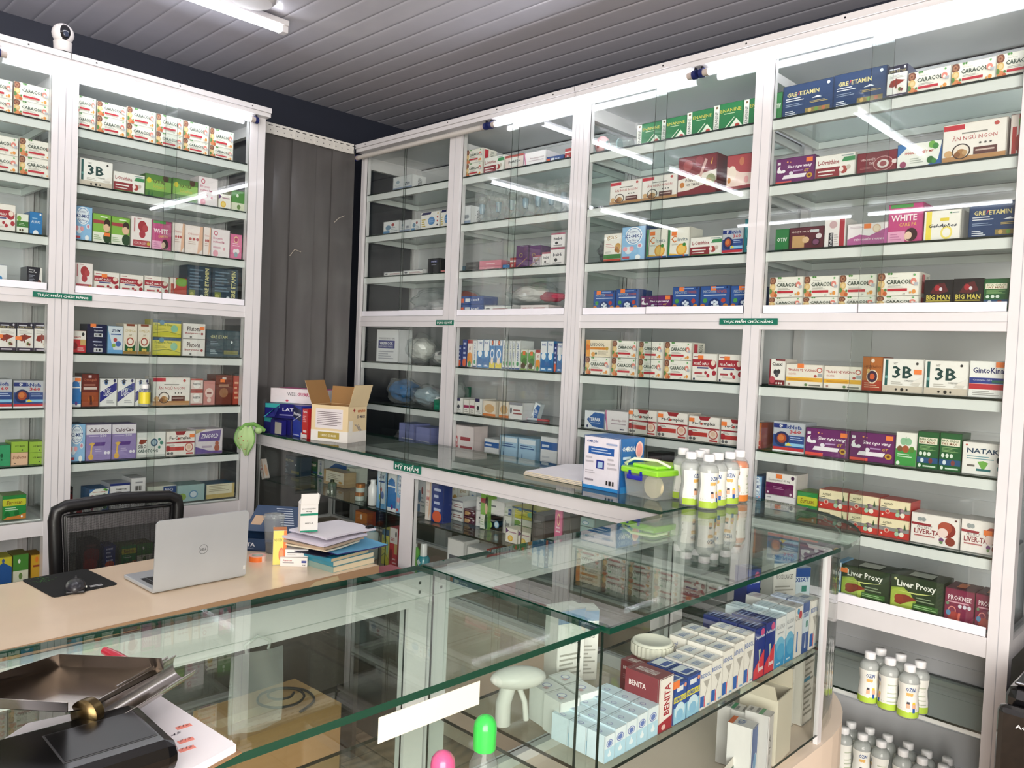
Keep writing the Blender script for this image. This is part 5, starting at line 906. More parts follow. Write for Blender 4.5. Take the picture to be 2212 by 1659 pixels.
# laptop
la = onz(333, 1286, DZ); lb2 = onz(533, 1247, DZ); lw = (lb2-la).length; LZ = math.atan2(lb2.y-la.y, lb2.x-la.x)
t = thing('laptop', 'open silver laptop on the beige desk, lid toward the viewer', 'laptop', (la.x, la.y, DZ), LZ)
SIL = mat('C2C6CA', .38, .35, name='silver_laptop_shell')
def lb_base(m):
    m.box(0, lw, .012, .245, .003, .016, SIL, bev=.003)
sub('base', t, lb_base)
def keys(m):
    for r in range(5):
        for c_ in range(14): m.box(.02+c_*(lw-.04)/14, .02+(c_+.85)*(lw-.04)/14, .06+r*.02, .077+r*.02, .016, .0172, mat('2A2C30', .5))
sub('keyboard', t, keys); sub('touchpad', t, lambda m: m.box(lw/2-.055, lw/2+.055, .17, .235, .016, .0164, mat('9A9EA2', .4)))
def lidf(m):
    M = Matrix.Translation((0, .014, .010)) @ Matrix.Rotation(rad(3), 4, 'X'); r = .01
    pts = [(0, 0), (lw, 0), (lw, .236-r), (lw-r, .236), (r, .236), (0, .236-r)]
    M2 = M @ Matrix.Rotation(pi/2, 4, 'X'); m.slab(pts, 0, .006, SIL, M=M2); m.box(.006, lw-.006, .0004, .0006, .01, .228, mat('101014', .1, 0, .5), M=M)
ld_ = sub('lid', t, lidf)
def logo(m):
    M = Matrix.Translation((0, .014, .010)) @ Matrix.Rotation(rad(3), 4, 'X'); n = 32; R1 = .0165; R2 = .0152; DKG = mat('6A6E72', .3, .6); cx_ = lw/2; cz_ = .118
    vs = [(cx_+r*cos(2*pi*i/n), -.0063, cz_+r*sin(2*pi*i/n)) for r in (R1, R2) for i in range(n)]
    m.add(vs, [(i, (i+1) % n, n+(i+1) % n, n+i) for i in range(n)], DKG, M=M)
    lettering(m, 'DELL', cx_-.011, cz_-.004, .022, .008, DKG, lambda u, v: tuple(M @ Vector((u, -.0063, v))), 'b')
    m.box(lw-.012, lw-.004, -.0062, -.006, .02, .034, mat('D8D8D4', .4), M=M)
sub('lid_logo', ld_, logo)
# mouse pad + mouse
pp = poly_on(((46, 1254), (256, 1263), (116, 1292), (185, 1230)), DZ)
pv = [Vector(p) for p in poly_on(((46, 1254), (116, 1292), (256, 1263), (185, 1230)), DZ)]
def pad(m):
    pts = []
    for i in range(4):
        a, b, c_ = pv[i-1], pv[i], pv[(i+1) % 4]; r = .014; u = (a-b).normalized()*r; v = (c_-b).normalized()*r
        pts += [b+u, b+(u+v)*.28, b+v]
    m.slab(ccw([(p.x, p.y) for p in pts]), DZ, DZ+.003, mat('0E0F10', .8, name='black_mousepad_cloth'))
    e = (pv[3]-pv[0]); g = (pv[1]-pv[0])
    for k in range(46):
        u = random.gauss(.22, .1)*1.0+.08; v = random.uniform(.08, .5); c_ = pv[0]+e*u*.8+g*v*.6; a = random.uniform(0, pi); s = random.uniform(.003, .009)
        m.add([(c_.x-s*cos(a), c_.y-s*sin(a), DZ+.0032), (c_.x+.0015*sin(a), c_.y-.0015*cos(a), DZ+.0032), (c_.x+s*cos(a), c_.y+s*sin(a), DZ+.0032)], [(0, 1, 2)], mat('3E8A2E', .7))
    c_ = pv[2]*.8+pv[0]*.1+pv[1]*.1; 
    for k in range(2): m.box(c_.x-.012+k*.012, c_.x-.006+k*.012, c_.y-.04, c_.y-.0, DZ+.003, DZ+.0033, mat('C8C8C8', .6))
obj1('mouse_pad', 'black cloth mouse pad with green leaf splash on the desk', 'mouse pad', pad, (0, 0, 0))
q = onz(163, 1276, DZ)
t = thing('computer_mouse', 'dark grey wireless mouse on the black mouse pad', 'mouse', (q.x, q.y, DZ+.003), LZ+rad(70))
GM = mat('2C2C32', .3, 0, .3)
sub('shell', t, lambda m: m.sphere((0, 0, .011), .05, GM, sc=(1, .62, .52), n=24).box(-.047, .047, -.028, .028, 0, .008, mat('151518', .3), bev=.006))
sub('scroll_wheel', t, lambda m: m.tube([(.028, -.003, .032), (.028, .003, .032)], .008, BLACK, 12)); sub('front_light', t, lambda m: m.box(-.012, .0, -.0335, -.031, .008, .012, mat('E8E8E0', .4)))
# chair behind the desk
c0 = onx(118, 1105, -3.3); c1 = onx(385, 1082, -3.3)
cwx = (c1-c0).length; ctop = (c0.z+c1.z)/2+.02; cY = math.atan2(c1.y-c0.y, -.0)
t = thing('office_chair', 'black mesh-back office chair tucked behind the desk', 'chair', (-3.3, (c0.y+c1.y)/2, 0), pi/2)
CB = mat('121214', .38, name='black_chair_plastic')
def bframe(m):
    w2 = cwx/2; r = .022
    pts = [(-w2+.04, 0, ctop-.52), (-w2+.012, 0, ctop-.3), (-w2, 0, ctop-.05), (-w2+.006, 0, ctop-.015), (-w2+.04, 0, ctop), (0, .0, ctop+.012), (w2-.04, 0, ctop), (w2-.006, 0, ctop-.015), (w2, 0, ctop-.05), (w2-.012, 0, ctop-.3), (w2-.04, 0, ctop-.52), (-w2+.04, 0, ctop-.52)]
    m.tube(pts, .024, CB, 10)
    pts2 = [(x*.86, -.01, ctop-.035 if z > ctop-.1 else z) for x, y, z in pts]; m.tube(pts2, .007, CB, 8)
sub('back_frame', t, bframe)
def mesh_mat():
    m = bpy.data.materials.new('black_open_mesh_fabric'); m.use_nodes = True; nt = m.node_tree; p = P(m); p.inputs['Base Color'].default_value = lin('1A1A1A'); p.inputs['Roughness'].default_value = .6
    tc = nt.nodes.new('ShaderNodeTexCoord'); ck = nt.nodes.new('ShaderNodeTexChecker'); ck.inputs['Scale'].default_value = 330
    mp = nt.nodes.new('ShaderNodeMapping'); mp.inputs['Rotation'].default_value = (0, rad(45), 0); nt.links.new(tc.outputs['Object'], mp.inputs[0]); nt.links.new(mp.outputs[0], ck.inputs[0])
    mr = nt.nodes.new('ShaderNodeMapRange'); mr.inputs[3].default_value = .55; mr.inputs[4].default_value = 1; nt.links.new(ck.outputs['Fac'], mr.inputs[0]); nt.links.new(mr.outputs[0], p.inputs['Alpha']); return m
MSH = mesh_mat()
sub('mesh_panel', t, lambda m: m.grid(8, 10, lambda u, v: ((u-.5)*cwx*.9, .02*sin(pi*u)+.004, ctop-.5+v*.485), MSH))
sub('seat', t, lambda m: m.box(-.24, .24, -.48, -.02, .42, .49, mat('17171A', .8), bev=.03))
for s in (-1, 1): sub('armrest', t, lambda m: m.tube([(s*.27, -.05, .45), (s*.28, -.06, .64), (s*.28, -.3, .645), (s*.27, -.32, .45)], .014, CB, 8))
sub('column', t, lambda m: m.tube([(0, -.25, .1), (0, -.25, .42)], .025, CB, 12)); sub('back_post', t, lambda m: m.tube([(0, -.1, .42), (0, .03, .45), (0, .03, ctop-.45)], .02, CB, 8))
for k in range(5):
    a = 2*pi*k/5; lg_ = sub('base_leg', t, lambda m: m.tube([(0, -.25, .1), (.28*cos(a), -.25+.28*sin(a), .07)], .016, CB, 8)); sub('caster', lg_, lambda m: m.tube([(.28*cos(a)-.012, -.25+.28*sin(a), .028), (.28*cos(a)+.012, -.25+.28*sin(a), .028)], .027, CB, 14))
# ---------------------------------------------------------------- small things on the desk
def cart_at(kind, name, label, px, z, w, d, h, rz, cat='medicine box', tilt=0, sticker=None):
    q = onz(px[0], px[1], z); M = Matrix.Translation((q.x, q.y, 0)) @ Matrix.Rotation(rad(rz), 4, 'Z')
    o = carton(kind, M, 0, w, z, z+h, d, 0, ('x',), sticker, tilt); BOXES.pop(); o.name = name; tag(o, label, cat); return o
OR_ = mat('F0884A', .5); 
def roll(m):
    n = 32; prof = [(.021, 0), (.033, 0), (.033, .022), (.021, .022), (.021, 0)]
    m.lathe(prof[0:2], mat('F0A090', .6), n, None, False); m.lathe([(.033, 0), (.033, .022)], mat('F6D8CC', .5), n, None, False); m.lathe([(.033, .022), (.021, .022)], mat('F2B8A8', .6), n, None, False); m.lathe([(.021, .022), (.021, 0)], mat('C8D0C8', .5), n, None, False)
    vs = [(.0335*cos(a), .0335*sin(a), z) for a in [rad(-95+i*12) for i in range(9)] for z in (.001, .021)]
    m.add(vs, [(2*i, 2*i+2, 2*i+3, 2*i+1) for i in range(8)], mat('F87A2E', .5), True)
q = onz(556, 1211, DZ); obj1('sticker_roll', 'small roll of orange and pale pink price stickers on the desk beside the laptop', 'sticker roll', roll, (q.x, q.y, DZ))
K('qar', 1.0, 'F2E46A', 'E6E2DE', 'yellow', 'r,0,0,1,1,F4E272;p,F2803A,.7,0,1,0,1,1,.78,1;t,NEODEX,.1,.68,.56,.08,5A4A2A;c,.62,.3,.2,E8785A;c,.62,.3,.15,F2A06A;Sl,.15,.1,.85,.92,10,B8B4B0;Ur,0,0,1,1,F29A5A')
cart_at('qar', 'medicine_carton', 'tall yellow and orange carton standing beside the laptop', (588, 1221), DZ, .052, .052, .135, 62)
K('axc', 2.2, 'EFE9E6', 'EAE4E0', 'white', 't,Aerocor,.1,.56,.34,.2,A83A4A,b;r,.78,.4,.96,.66,2E3A8A;l,.1,.36,.5,.46,1,9A9498;t,GSK,.8,.1,.14,.14,2A2A2A,b;Sl,.1,.5,.8,.7,1,9A9498')
cart_at('axc', 'medicine_carton', 'white carton with red lettering, lower of two beside the yellow carton', (604, 1223), DZ, .105, .07, .036, 48)
cart_at('wtd', 'medicine_carton', 'plain cream carton lying on the red-lettered white carton', (615, 1203), DZ+.0365, .088, .06, .03, 52)
# clear cup with lid, dark drink in it
q = onz(590, 1193, DZ)
t = thing('plastic_cup', 'clear takeaway cup with a dome lid and a little dark drink, behind the yellow carton', 'cup', (q.x, q.y, DZ))
sub('cup', t, lambda m: m.lathe([(.028, 0), (.030, .002), (.041, .145)], TUBP, 28, None, False)); sub('drink', t, lambda m: m.lathe([(.0285, .002), (.0318, .04)], mat('26303E', .2), 28)); sub('lid', t, lambda m: m.lathe([(.043, .143), (.043, .150), (.039, .156), (.001, .156)], TUBP, 28).box(-.005, .03, -.012, .012, .156, .162, TUBP))
# opened navy gift box: tray and lid leaning on the counter
q = onz(545, 1190, DZ)
K('grl', 1.4, '1F3F66', '1A3658', 'navy', 't,GRE ETA,.2,.5,.6,.24,E8EAE6,b;l,.2,.24,.8,.36,1,B8C4D4')
t = thing('gift_box', 'opened navy blue gift box with its printed lid tilted up, behind the cup', 'box', (q.x, q.y, DZ), rad(40))
NB = mat('1E3C60', .4, 0, .2)
sub('tray', t, lambda m: m.box(-.10, .12, 0, .16, 0, .004, NB).box(-.10, .12, 0, .003, 0, .05, NB).box(-.10, .12, .157, .16, 0, .05, NB).box(-.10, -.097, 0, .16, 0, .05, NB).box(.117, .12, 0, .16, 0, .05, NB))
sub('lettering', t, lambda m: (lettering(m, 'GRE ETA', -.09, .018, .1, .016, mat('E4E8EE', .5), lambda u, v: (u, -.0008, v), 'b'), lettering(m, 'ĐÔNG TRÙNG', -.085, .008, .09, .006, mat('A8B8CC', .5), lambda u, v: (u, -.0008, v))))
def lidp(m):
    M = Matrix.Translation((-.08, .10, .055)) @ Matrix.Rotation(rad(28), 4, 'X'); m.box(0, .24, 0, .17, 0, .004, NB, M=M)
    for k in range(8): m.box(.09+.008*k, .16+.006*k, .15-.015*k, .154-.015*k, .004, .0045, mat('D0D8E0', .5), M=M)
    m.box(.015, .06, .04, .10, .004, .0046, mat('C8A888', .5), M=M)
sub('lid', t, lidp)
# pile of books, folders and papers
q0 = onz(684, 1232, DZ); pq = onz(720, 1238, DZ); pr_ = onz(820, 1213, DZ)
bz = math.atan2(pr_.y-pq.y, pr_.x-pq.x)
def bk(label, z, h, w, d, colr, page, dx=0, dy=0, tw=0, name='book', cat='book'):
    M = Matrix.Translation((dx, dy, 0)) @ Matrix.Rotation(rad(tw), 4, 'Z')
    t = thing(name, label, cat, (pq.x, pq.y, z), bz)
    C1 = mat(colr, .35, 0, .3)
    sub('cover', t, lambda m: m.box(0, w, 0, d, 0, .0012, C1, M=M).box(0, w, 0, d, h-.0012, h, C1, M=M).box(-.0012, 0, 0, d, 0, h, C1, M=M))
    sub('pages', t, lambda m: m.box(.001, w-.002, .002, d-.002, .0012, h-.0012, mat(page, .8), M=M)); return t
z = DZ
bk('thick book with a grey-green spine at the bottom of the paper pile', z, .022, .21, .27, '8FA8A0', 'E2D2B4'); z += .0222
bk('thick teal-spined book, second from the bottom of the paper pile', z, .02, .21, .27, '3A8EA4', 'E6D8BC', .002, .004, 1); z += .0202
bk('book with a teal spine and white lettering under the dark folder', z, .014, .20, .25, '2A8AA8', 'CDBB98', -.012, .0, 3); z += .0142
def sheet(name, label, cat, z, w, d, h, colr, amp, dx, dy, tw, seed, edge=None):
    M = Matrix.Rotation(rad(tw), 4, 'Z'); M = Matrix.Translation((dx, dy, 0)) @ M; M1 = mat(colr, .5)
    def fn(m):
        g = lambda u, v, o: (u*w, v*d, o+amp*(sin(u*4+seed)+.6*sin(v*6+seed*2)+1.6)*(.25+.75*max(u, 1-v)))
        m.grid(12, 10, lambda u, v: g(u, v, 0), M1, M, False); m.grid(12, 10, lambda u, v: g(u, v, h), M1, M, False)
        for ed in (lambda u, v: (u, 0), lambda u, v: (u, 1), lambda u, v: (0, u), lambda u, v: (1, u)):
            m.grid(12, 1, lambda u, v: g(*ed(u, 0), h*v), mat(edge or colr, .6), M, False)
    return obj1(name, label, cat, fn, (pq.x, pq.y, z), bz)
sheet('folder', 'dark blue folder under the light blue magazine in the paper pile', 'folder', z, .24, .25, .003, '1E2440', .0015, -.03, .02, 6, 1); z += .008
sheet('magazine', 'light blue glossy magazine sticking out of the right of the paper pile', 'magazine', z, .25, .20, .004, '6AB4DC', .002, .005, -.012, -3, 2, '2A2A6A'); z += .011
sheet('booklet', 'cream folded booklet between the magazine and the white papers', 'booklet', z, .20, .21, .006, 'E6DCC8', .002, -.02, .02, 10, 3); z += .013
sheet('notebook', 'curled notebook with brownish page edges under the white papers', 'notebook', z, .22, .21, .009, 'D8CDC4', .002, -.04, .01, 6, 4, 'B8A08A'); z += .016
sheet('paper_bundle', 'bundle of crumpled white papers in the middle of the pile', 'papers', z, .23, .23, .010, 'E4DEEA', .003, -.05, .0, 4, 5, 'CCC6D8'); z += .020
sheet('paper_bundle', 'top bundle of white papers with a black binder clip', 'papers', z, .25, .22, .007, 'ECEAF0', .003, -.03, .01, 0, 6, 'D2CEDC'); z += .013
q = Vector((pq.x+cos(bz)*.20-sin(bz)*.03, pq.y+sin(bz)*.20+cos(bz)*.03, 0)); obj1('binder_clip', 'black binder clip on the right edge of the white papers', 'binder clip', lambda m: m.box(-.016, .016, -.012, .004, -.012, .004, BLACK, bev=.002).tube([(-.012, -.002, .003), (-.014, .02, .006), (.012, .02, .006), (.012, -.002, .003)], .0012, mat('3A3A3A', .2, 1), 6), (q.x, q.y, z+.004), bz)
q = onz(667, 1150, z+.004)
GT_ = mat('1E8A6E', .4); WC = mat('E9E7E4', .5, name='white_card')
def armed(m):
    m.box(-.0325, .0325, -.0012, 0, .062, .070, GT_); m.box(-.0325, .0325, -.0012, 0, 0, .006, GT_)
    lettering(m, 'BROMHEXIN', -.028, .085, .05, .005, mat('3A3A3A', .5), lambda u, v: (u, -.0014, v)); lettering(m, '8 mg', -.012, .074, .02, .006, mat('3A3A3A', .5), lambda u, v: (u, -.0014, v), 'b'); lettering(m, 'MEDI-B', -.015, .03, .03, .005, mat('3A3A3A', .5), lambda u, v: (u, -.0014, v))
open_carton('medicine_carton', 'opened white and green carton with its flaps up, on top of the papers', 'medicine box', (q.x, q.y, z+.006), rad(70), .065, .045, .105, WC, mat('DAD6D2', .6), (('r', .035, 6), ('f', .04, 3), ('l', .02, -40)), armed)
q = onz(845, 1215, .70)
t = thing('storage_stool', 'dark box with a dusty pink padded top between the desk end and counter', 'stool', Vector((-2.62, 2.01, .66)))
sub('body', t, lambda m: m.box(-.10, .08, -.07, .09, -.66, -.02, DK)); sub('cushion', t, lambda m: m.box(-.105, .085, -.075, .095, -.02, .005, mat('A8646A', .7), bev=.01))
# ---------------------------------------------------------------- on the long counter
q = onz(671, 950, CT); q2 = onz(750, 958, CT); q3 = onz(795, 943, CT)
uw = (q2-q).length; ud = min(.16, (q3-q2).length); uz = math.atan2(q2.y-q.y, q2.x-q.x)
CBX = mat('E8D2A8', .5, name='printed_tan_carton'); CBI = mat('9A7446', .8)
uh = hz(714, 876, (q+q2)/2)-CT
def umi(m):
    m.box(-uw/2, uw/2, -.0009, 0, 0, uh*.3, mat('EDE9E2', .5)); m.box(-uw*.38, uw*.36, -.0012, 0, uh*.36, uh*.9, mat('E6DFE0', .5))
    for k in range(8): m.box(-uw*.33, uw*(.32-.1*(k % 3 == 1)), -.0016, 0, uh*(.8-.05*k), uh*(.815-.05*k), mat('6A5A60', .6))
    m.box(-uw*.3, uw*.28, -.0014, 0, uh*.08, uh*.26, mat('B09A4A', .5)); lettering(m, 'UMINO 5D MASK', -uw*.22, uh*.13, uw*.42, uh*.07, mat('E8E0C0', .5), lambda u, v: (u, -.002, v), 'b')
    X = uw/2+.0006
    F = lambda u, v: (X, u, v)
    lettering(m, 'umino', ud*.5, uh*.82, ud*.42, uh*.1, mat('C8602A', .5), F, 'b'); lettering(m, '5D MASK', ud*.48, uh*.66, ud*.44, uh*.08, mat('2A2448', .5), F, 'b')
    m.box(X-.0004, X+.0002, ud*.3, ud*.33, uh*.84, uh*.94, mat('B03A34', .5)).box(X-.0004, X+.0002, ud*.265, ud*.365, uh*.875, uh*.905, mat('B03A34', .5)); m.box(X-.0004, X+.0002, ud*.05, ud*.25, uh*.2, uh*.6, mat('EDE8DC', .5)); m.box(X-.0005, X+.0001, 0, ud, 0, uh*.3, mat('EDE9E2', .5))
    for k in range(3): m.tube([(X, ud*(.35+.1*k), uh*.5), (X, ud*(.45+.1*k), uh*(.45-.04*k)), (X, ud*(.62+.08*k), uh*.3)], .0012, mat('5A6A8A', .5), 5)
open_carton('mask_carton', 'open tan printed carton with flaps spread, on the long counter', 'box', ((q.x+q2.x)/2, (q.y+q2.y)/2, CT+.0005), uz, uw, ud, uh, CBX, CBI, (('l', uh*.7, 22), ('r', uh*.62, 16), ('b', uh*.5, 6)), umi)
K('phb', .62, '1C2E9A', '1A2A8E', 'royal blue', 'p,0E1440,0,.62,1,.5,1,.86,0,.98;t,Pharma,.06,.68,.9,.1,E6E8F0,b;l,.1,.05,.8,.09,1,A8B0D8;p,D8DCE8,0,.5,.05,.5,1,.7,1,.73;Sr,0,0,1,.16,E8E8E8')
cart_at('phb', 'medicine_carton', 'upright royal blue carton with white lettering, left of the tan carton', (632, 942), CT, .085, .07, .165, -2)
K('phr', .45, 'C8242C', 'B01E26', 'bright red', 't,Pharma,.1,.86,.84,.07,F2E8E8,b;l,.1,.56,.8,.76,4,E8A8A8;r,0,.0,1,.14,E8E4E4;l,.2,.2,.9,.3,1,F0D8D8')
cart_at('phr', 'medicine_carton', 'bright red carton squeezed between the blue and tan cartons', (652, 946), CT, .05, .06, .155, -2)
K('ltg', 2.0, '201F70', '1A1A60', 'navy glove', 'r,0,.7,.3,1,3AA8A8;t,LATEX,.36,.5,.4,.24,DCDCEC,b;l,.3,.2,.8,.3,1,8A8AC0;Ur,.1,.1,.5,.9,4AA8B8')
cart_at('ltg', 'glove_box', 'long navy and teal glove box, upper one under the pink-topped carton', (572, 901), CT+.081, .30, .11, .08, 28, 'glove box')
cart_at('ltg', 'glove_box', 'navy glove box at the bottom of the pile at the counter end', (570, 931), CT, .24, .11, .08, 6, 'glove box')
q = onz(595, 935, CT); 
t = thing('glove_box', 'opened navy glove box with its flap hanging open at the counter end', 'glove box', (q.x, q.y, CT), rad(0))
NV = mat('201F70', .4, 0, .2); GYI = mat('A8A69C', .6)
sub('body', t, lambda m: m.box(-.0, .11, -.03, .0, 0, .075, NV)); sub('inner_card', t, lambda m: m.box(.05, .115, -.033, -.03, .004, .066, GYI))
sub('flap', t, lambda m: m.add([(0, -.02, .125), (.075, -.02, .16), (.11, -.07, .10), (-.0, -.075, .09)], [(0, 1, 2, 3)], mat('2A2880', .4)).add([(.0, -.021, .1255), (.025, -.021, .137), (.02, -.074, .093), (-.0, -.074, .091)], [(0, 1, 2, 3)], mat('4AB8C8', .4)))
K('wlg', 2.6, 'EDE4E6', 'D8D0CC', 'white pink-topped', 't,WELL,.3,.5,.18,.24,5A5A5E;t,GUARD,.48,.5,.26,.24,B83A68,b;r,.76,.62,1,.74,C83A78;c,.3,.16,.07,C8506A;Ur,.12,0,1,1,E0489A;Ul,.5,.2,.9,.5,1,F0C8DC')
cart_at('wlg', 'tissue_carton', 'long white carton with a pink top lying on the glove boxes', (584, 868), CT+.162, .34, .11, .08, 30, 'box', tilt=0)
# green hand towel over the counter corner
GC = mat('A9C78A', .9, name='pale_green_towelling', bump=.3, bscale=300); GC2 = mat('6FA050', .9)
q = onz(556, 936, CT)
def towel(m):
    def s1(u, v): # draped teardrop
        a = (u-.5)*2; y = -.02-.022*sin(pi*v); r = (.045+.03*sin(pi*min(1, v*1.15)))*(1-v**3*.75)
        return (-.03+a*r+.012*v, y-.012*cos(a*3), .045-v*.165+.006*sin(9*a+3*v))
    m.grid(18, 18, s1, GC); m.grid(18, 18, lambda u, v: tuple(Vector(s1(u, v))+Vector((0, .012, 0))), GC)
    m.tube([s1(0, v/10) for v in range(11)], .004, GC2, 6); m.tube([s1(1, v/10) for v in range(11)], .004, GC2, 6)
    m.tube([(-.06, -.03, .03), (-.03, -.01, .055), (.02, .02, .06), (.07, .04, .035), (.09, .05, .02)], .012, GC2, 8); m.sphere((.05, .03, .022), .022, GC, sc=(1.3, 1, .9))
    for (u, v) in ((.4, .3), (.7, .45), (.35, .6), (.6, .75), (.5, .5), (.25, .4)): p = Vector(s1(u, v))+Vector((0, -.001, 0)); m.sphere(p, .0035, mat('B0604A', .8), n=8)
obj1('hand_towel', 'pale green patterned hand towel draped over the corner of the long counter', 'towel', towel, (q.x+.03, q.y-.06, CT-.0), rad(44)); bpy.data.objects['hand_towel'].scale = (.75, .8, .9)
# papers
pa = [onz(*p, CT) for p in ((1131, 1026), (1222, 1010), (1275, 1012), (1262, 1052))]
def paps(m):
    for k in range(3):
        o_ = .0015+k*.005; A, B_, C_, D_ = [Vector((p.x, p.y, CT)) for p in pa]
        g = lambda u, v, h: tuple((A*(1-u)+B_*u)*(1-v)+(D_*(1-u)+C_*u)*v+Vector((0, .004*k, o_+h+.01*sin(3*u)*v*u)))
        m.grid(8, 6, lambda u, v: g(u, v, 0), mat('D8CDB4', .7), None, False); m.grid(8, 6, lambda u, v: g(u, v, .004), mat('ECEBEE', .6), None, False)
        for ed in (lambda u: (u, 0), lambda u: (u, 1), lambda u: (0, u), lambda u: (1, u)): m.grid(8, 1, lambda u, v: g(*ed(u), .004*v), mat('D8CDB4', .7), None, False)
o = MB(); paps(o); tag(o.build('notepad', None), 'curled white notepad lying on the long counter left of the blue and white carton', 'notepad')
# monitor carton
q = onz(1259, 1052, CT); q2 = onz(1336, 1067, CT)
mw = (q2-q).length; mz = math.atan2(q2.y-q.y, q2.x-q.x)
K('omr', .75, 'E4E0E8', '1F68AE', 'white and blue monitor', 't,OMRON,.06,.87,.32,.05,2A4A8A,b;r,.12,.66,.84,.8,2458A0;l,.2,.7,.76,.77,2,B8C8E0;r,.36,.4,.58,.56,22308A;r,.4,.42,.54,.53,A8C4DC;r,.0,0,1,.07,2E86C8;l,.06,.5,.28,.62,2,B8B4BC;l,.06,.3,.34,.36,2,B8B4BC;l,.68,.42,.94,.62,3,B8B4BC;l,.06,.16,.3,.2,1,8A8690;r,.66,.12,.7,.2,222;r,.74,.12,.8,.2,222;r,.84,.12,.88,.2,222;l,.64,.86,.94,.9,1,9AA8C8;St,OMRON,.06,.76,.5,.1,EEF2F6,b;Sc,.76,.78,.16,F0C8C4;Sc,.76,.78,.12,E89A9A;Sl,.08,.62,.4,.68,1,C0D4E8;Sl,.06,.5,.3,.54,1,E8EEF4;Sr,0,0,1,.12,2E86C8')
o = cart_at('omr', 'monitor_carton', 'white and blue blood pressure monitor carton with torn top on the long counter', (1259, 1052), CT, mw, .14, hz(1262, 938, q)-CT, math.degrees(mz), 'box')
# storage box with green lid
q = onz(1331, 1070, CT); q2 = onz(1402, 1087, CT); sz = math.atan2(q2.y-q.y, q2.x-q.x); q = onz(1345, 1068, CT)
sw, sd, sh = .155, .19, .115; sh = hz(1340, 1010, q)-CT
t = thing('storage_box', 'clear plastic storage box with a lime green lid and blue latch, on the long counter', 'storage box', (q.x, q.y, CT+.0005), rad(-8))
def tub(m):
    for k, o_ in ((0, 0), (.002, .002)):
        b = [(.01+o_, .01+o_), (sw-.01-o_, .01+o_), (sw-.01-o_, sd-.01-o_), (.01+o_, sd-.01-o_)]; tt = [(o_, o_), (sw-o_, o_), (sw-o_, sd-o_), (o_, sd-o_)]
        vs = [(x, y, k) for x, y in b]+[(x, y, sh) for x, y in tt]
        m.add(vs, [(0, 3, 2, 1)]+[(i, (i+1) % 4, 4+(i+1) % 4, 4+i) for i in range(4)], TUBP)
sub('tub', t, tub)
LG = mat('9BE03A', .3, 0, .3, 'lime_green_plastic')
sub('lid', t, lambda m: m.box(-.008, sw+.008, -.008, sd+.008, sh-.012, sh+.008, LG, bev=.004).box(.02, sw-.02, .02, sd-.02, sh+.008, sh+.02, LG, bev=.005))
sub('handle', t, lambda m: m.tube([(-.004, .02, sh+.012), (-.004, .01, sh+.016), (.03, .02, sh+.036), (.11, .05, sh+.036), (sw, sd*.35, sh+.018)], .005, mat('E6EED2', .4), 8))
sub('latch', t, lambda m: m.box(.03, .10, -.018, -.010, sh-.032, sh-.016, mat('1A22A8', .3, 0, .4), bev=.003).box(.036, .042, -.014, -.006, sh-.018, sh-.002, mat('1A22A8', .3)).box(.088, .094, -.014, -.006, sh-.018, sh-.002, mat('1A22A8', .3)))
sub('inner_disc', t, lambda m: m.tube([(sw*.72, .03, sh*.45), (sw*.72, .04, sh*.45)], .040, mat('EBDDB8', .5), 32))
# water-enzyme bottles
LBLW = mat('F0F0E8', .4); BLG = mat('B8D84A', .5); BLU = mat('2A5AA8', .5); OYL = mat('E8B86A', .5); ORL = mat('E87A1E', .15, 0, .5)
PR = [(.001, 0), (.026, 0), (.0285, .004), (.029, .03), (.0275, .045), (.024, .066), (.0265, .085), (.0285, .102), (.028, .112), (.022, .124), (.0135, .133), (.0135, .142)]
def rad_at(z):
    for (r0, z0), (r1, z1) in zip(PR, PR[1:]):
        if z0 <= z <= z1 and z1 > z0: return r0+(r1-r0)*(z-z0)/(z1-z0)
    return .02
def make_bottle(orange=False):
    t = thing('drink_bottle', 'x', 'bottle')
    sub('body', t, lambda m: m.lathe(PR, TUBP, 28, None, False))
    sub('liquid', t, lambda m: m.lathe([(.001, .002), (.026, .003)]+[(r-.0012, z) for r, z in PR[3:9]]+[(.020, .122), (.001, .122)], ORL if orange else glassmat_liq, 24, None, False))
    def sl(m):
        def cyl(z0, z1, a0, a1, off, mt, n=14, k=6): m.grid(n, k, lambda u, v: ((rad_at(z0+(z1-z0)*v)+off)*cos(a0+(a1-a0)*u), (rad_at(z0+(z1-z0)*v)+off)*sin(a0+(a1-a0)*u), z0+(z1-z0)*v), mt)
        cyl(.006, .104, rad(-178), rad(58), .0006, LBLW); cyl(.006, .024, rad(-178), rad(58), .0009, mat('E88A3A', .5) if orange else BLG)
        cyl(.066, .078, rad(-115), rad(-75), .0010, OYL, 6, 2)
        for a in (-112, -80): cyl(.034, .048, rad(a), rad(a+20), .001, mat('E2B090', .5), 6, 2); cyl(.022, .034, rad(a+2), rad(a+16), .001, BLU if a == -80 else mat('EDEDE6', .5), 6, 2); cyl(.046, .052, rad(a+2), rad(a+18), .0012, mat('3A3A44', .6) if a == -112 else mat('E8C83A', .5), 6, 2)
        vs, fs, a = textmesh('OZiN', 'b')
        m.add([((rad_at(.082+v*.012)+.0012)*cos(rad(-118+52*u)), (rad_at(.082+v*.012)+.0012)*sin(rad(-118+52*u)), .082+v*.012) for u, v in vs], fs, mat('2A4E90', .5) if not orange else mat('8A4A1A', .5))
        for k in range(5): cyl(.03+k*.012, .033+k*.012, rad(-20), rad(40), .001, mat('B8C0A8', .6), 6, 1)
    sub('sleeve', t, sl)
    sub('cap', t, lambda m: m.lathe([(.0155, .134), (.016, .136), (.016, .150), (.0145, .153), (.001, .153)], mat('F2F2F2', .35), 28))
    return t
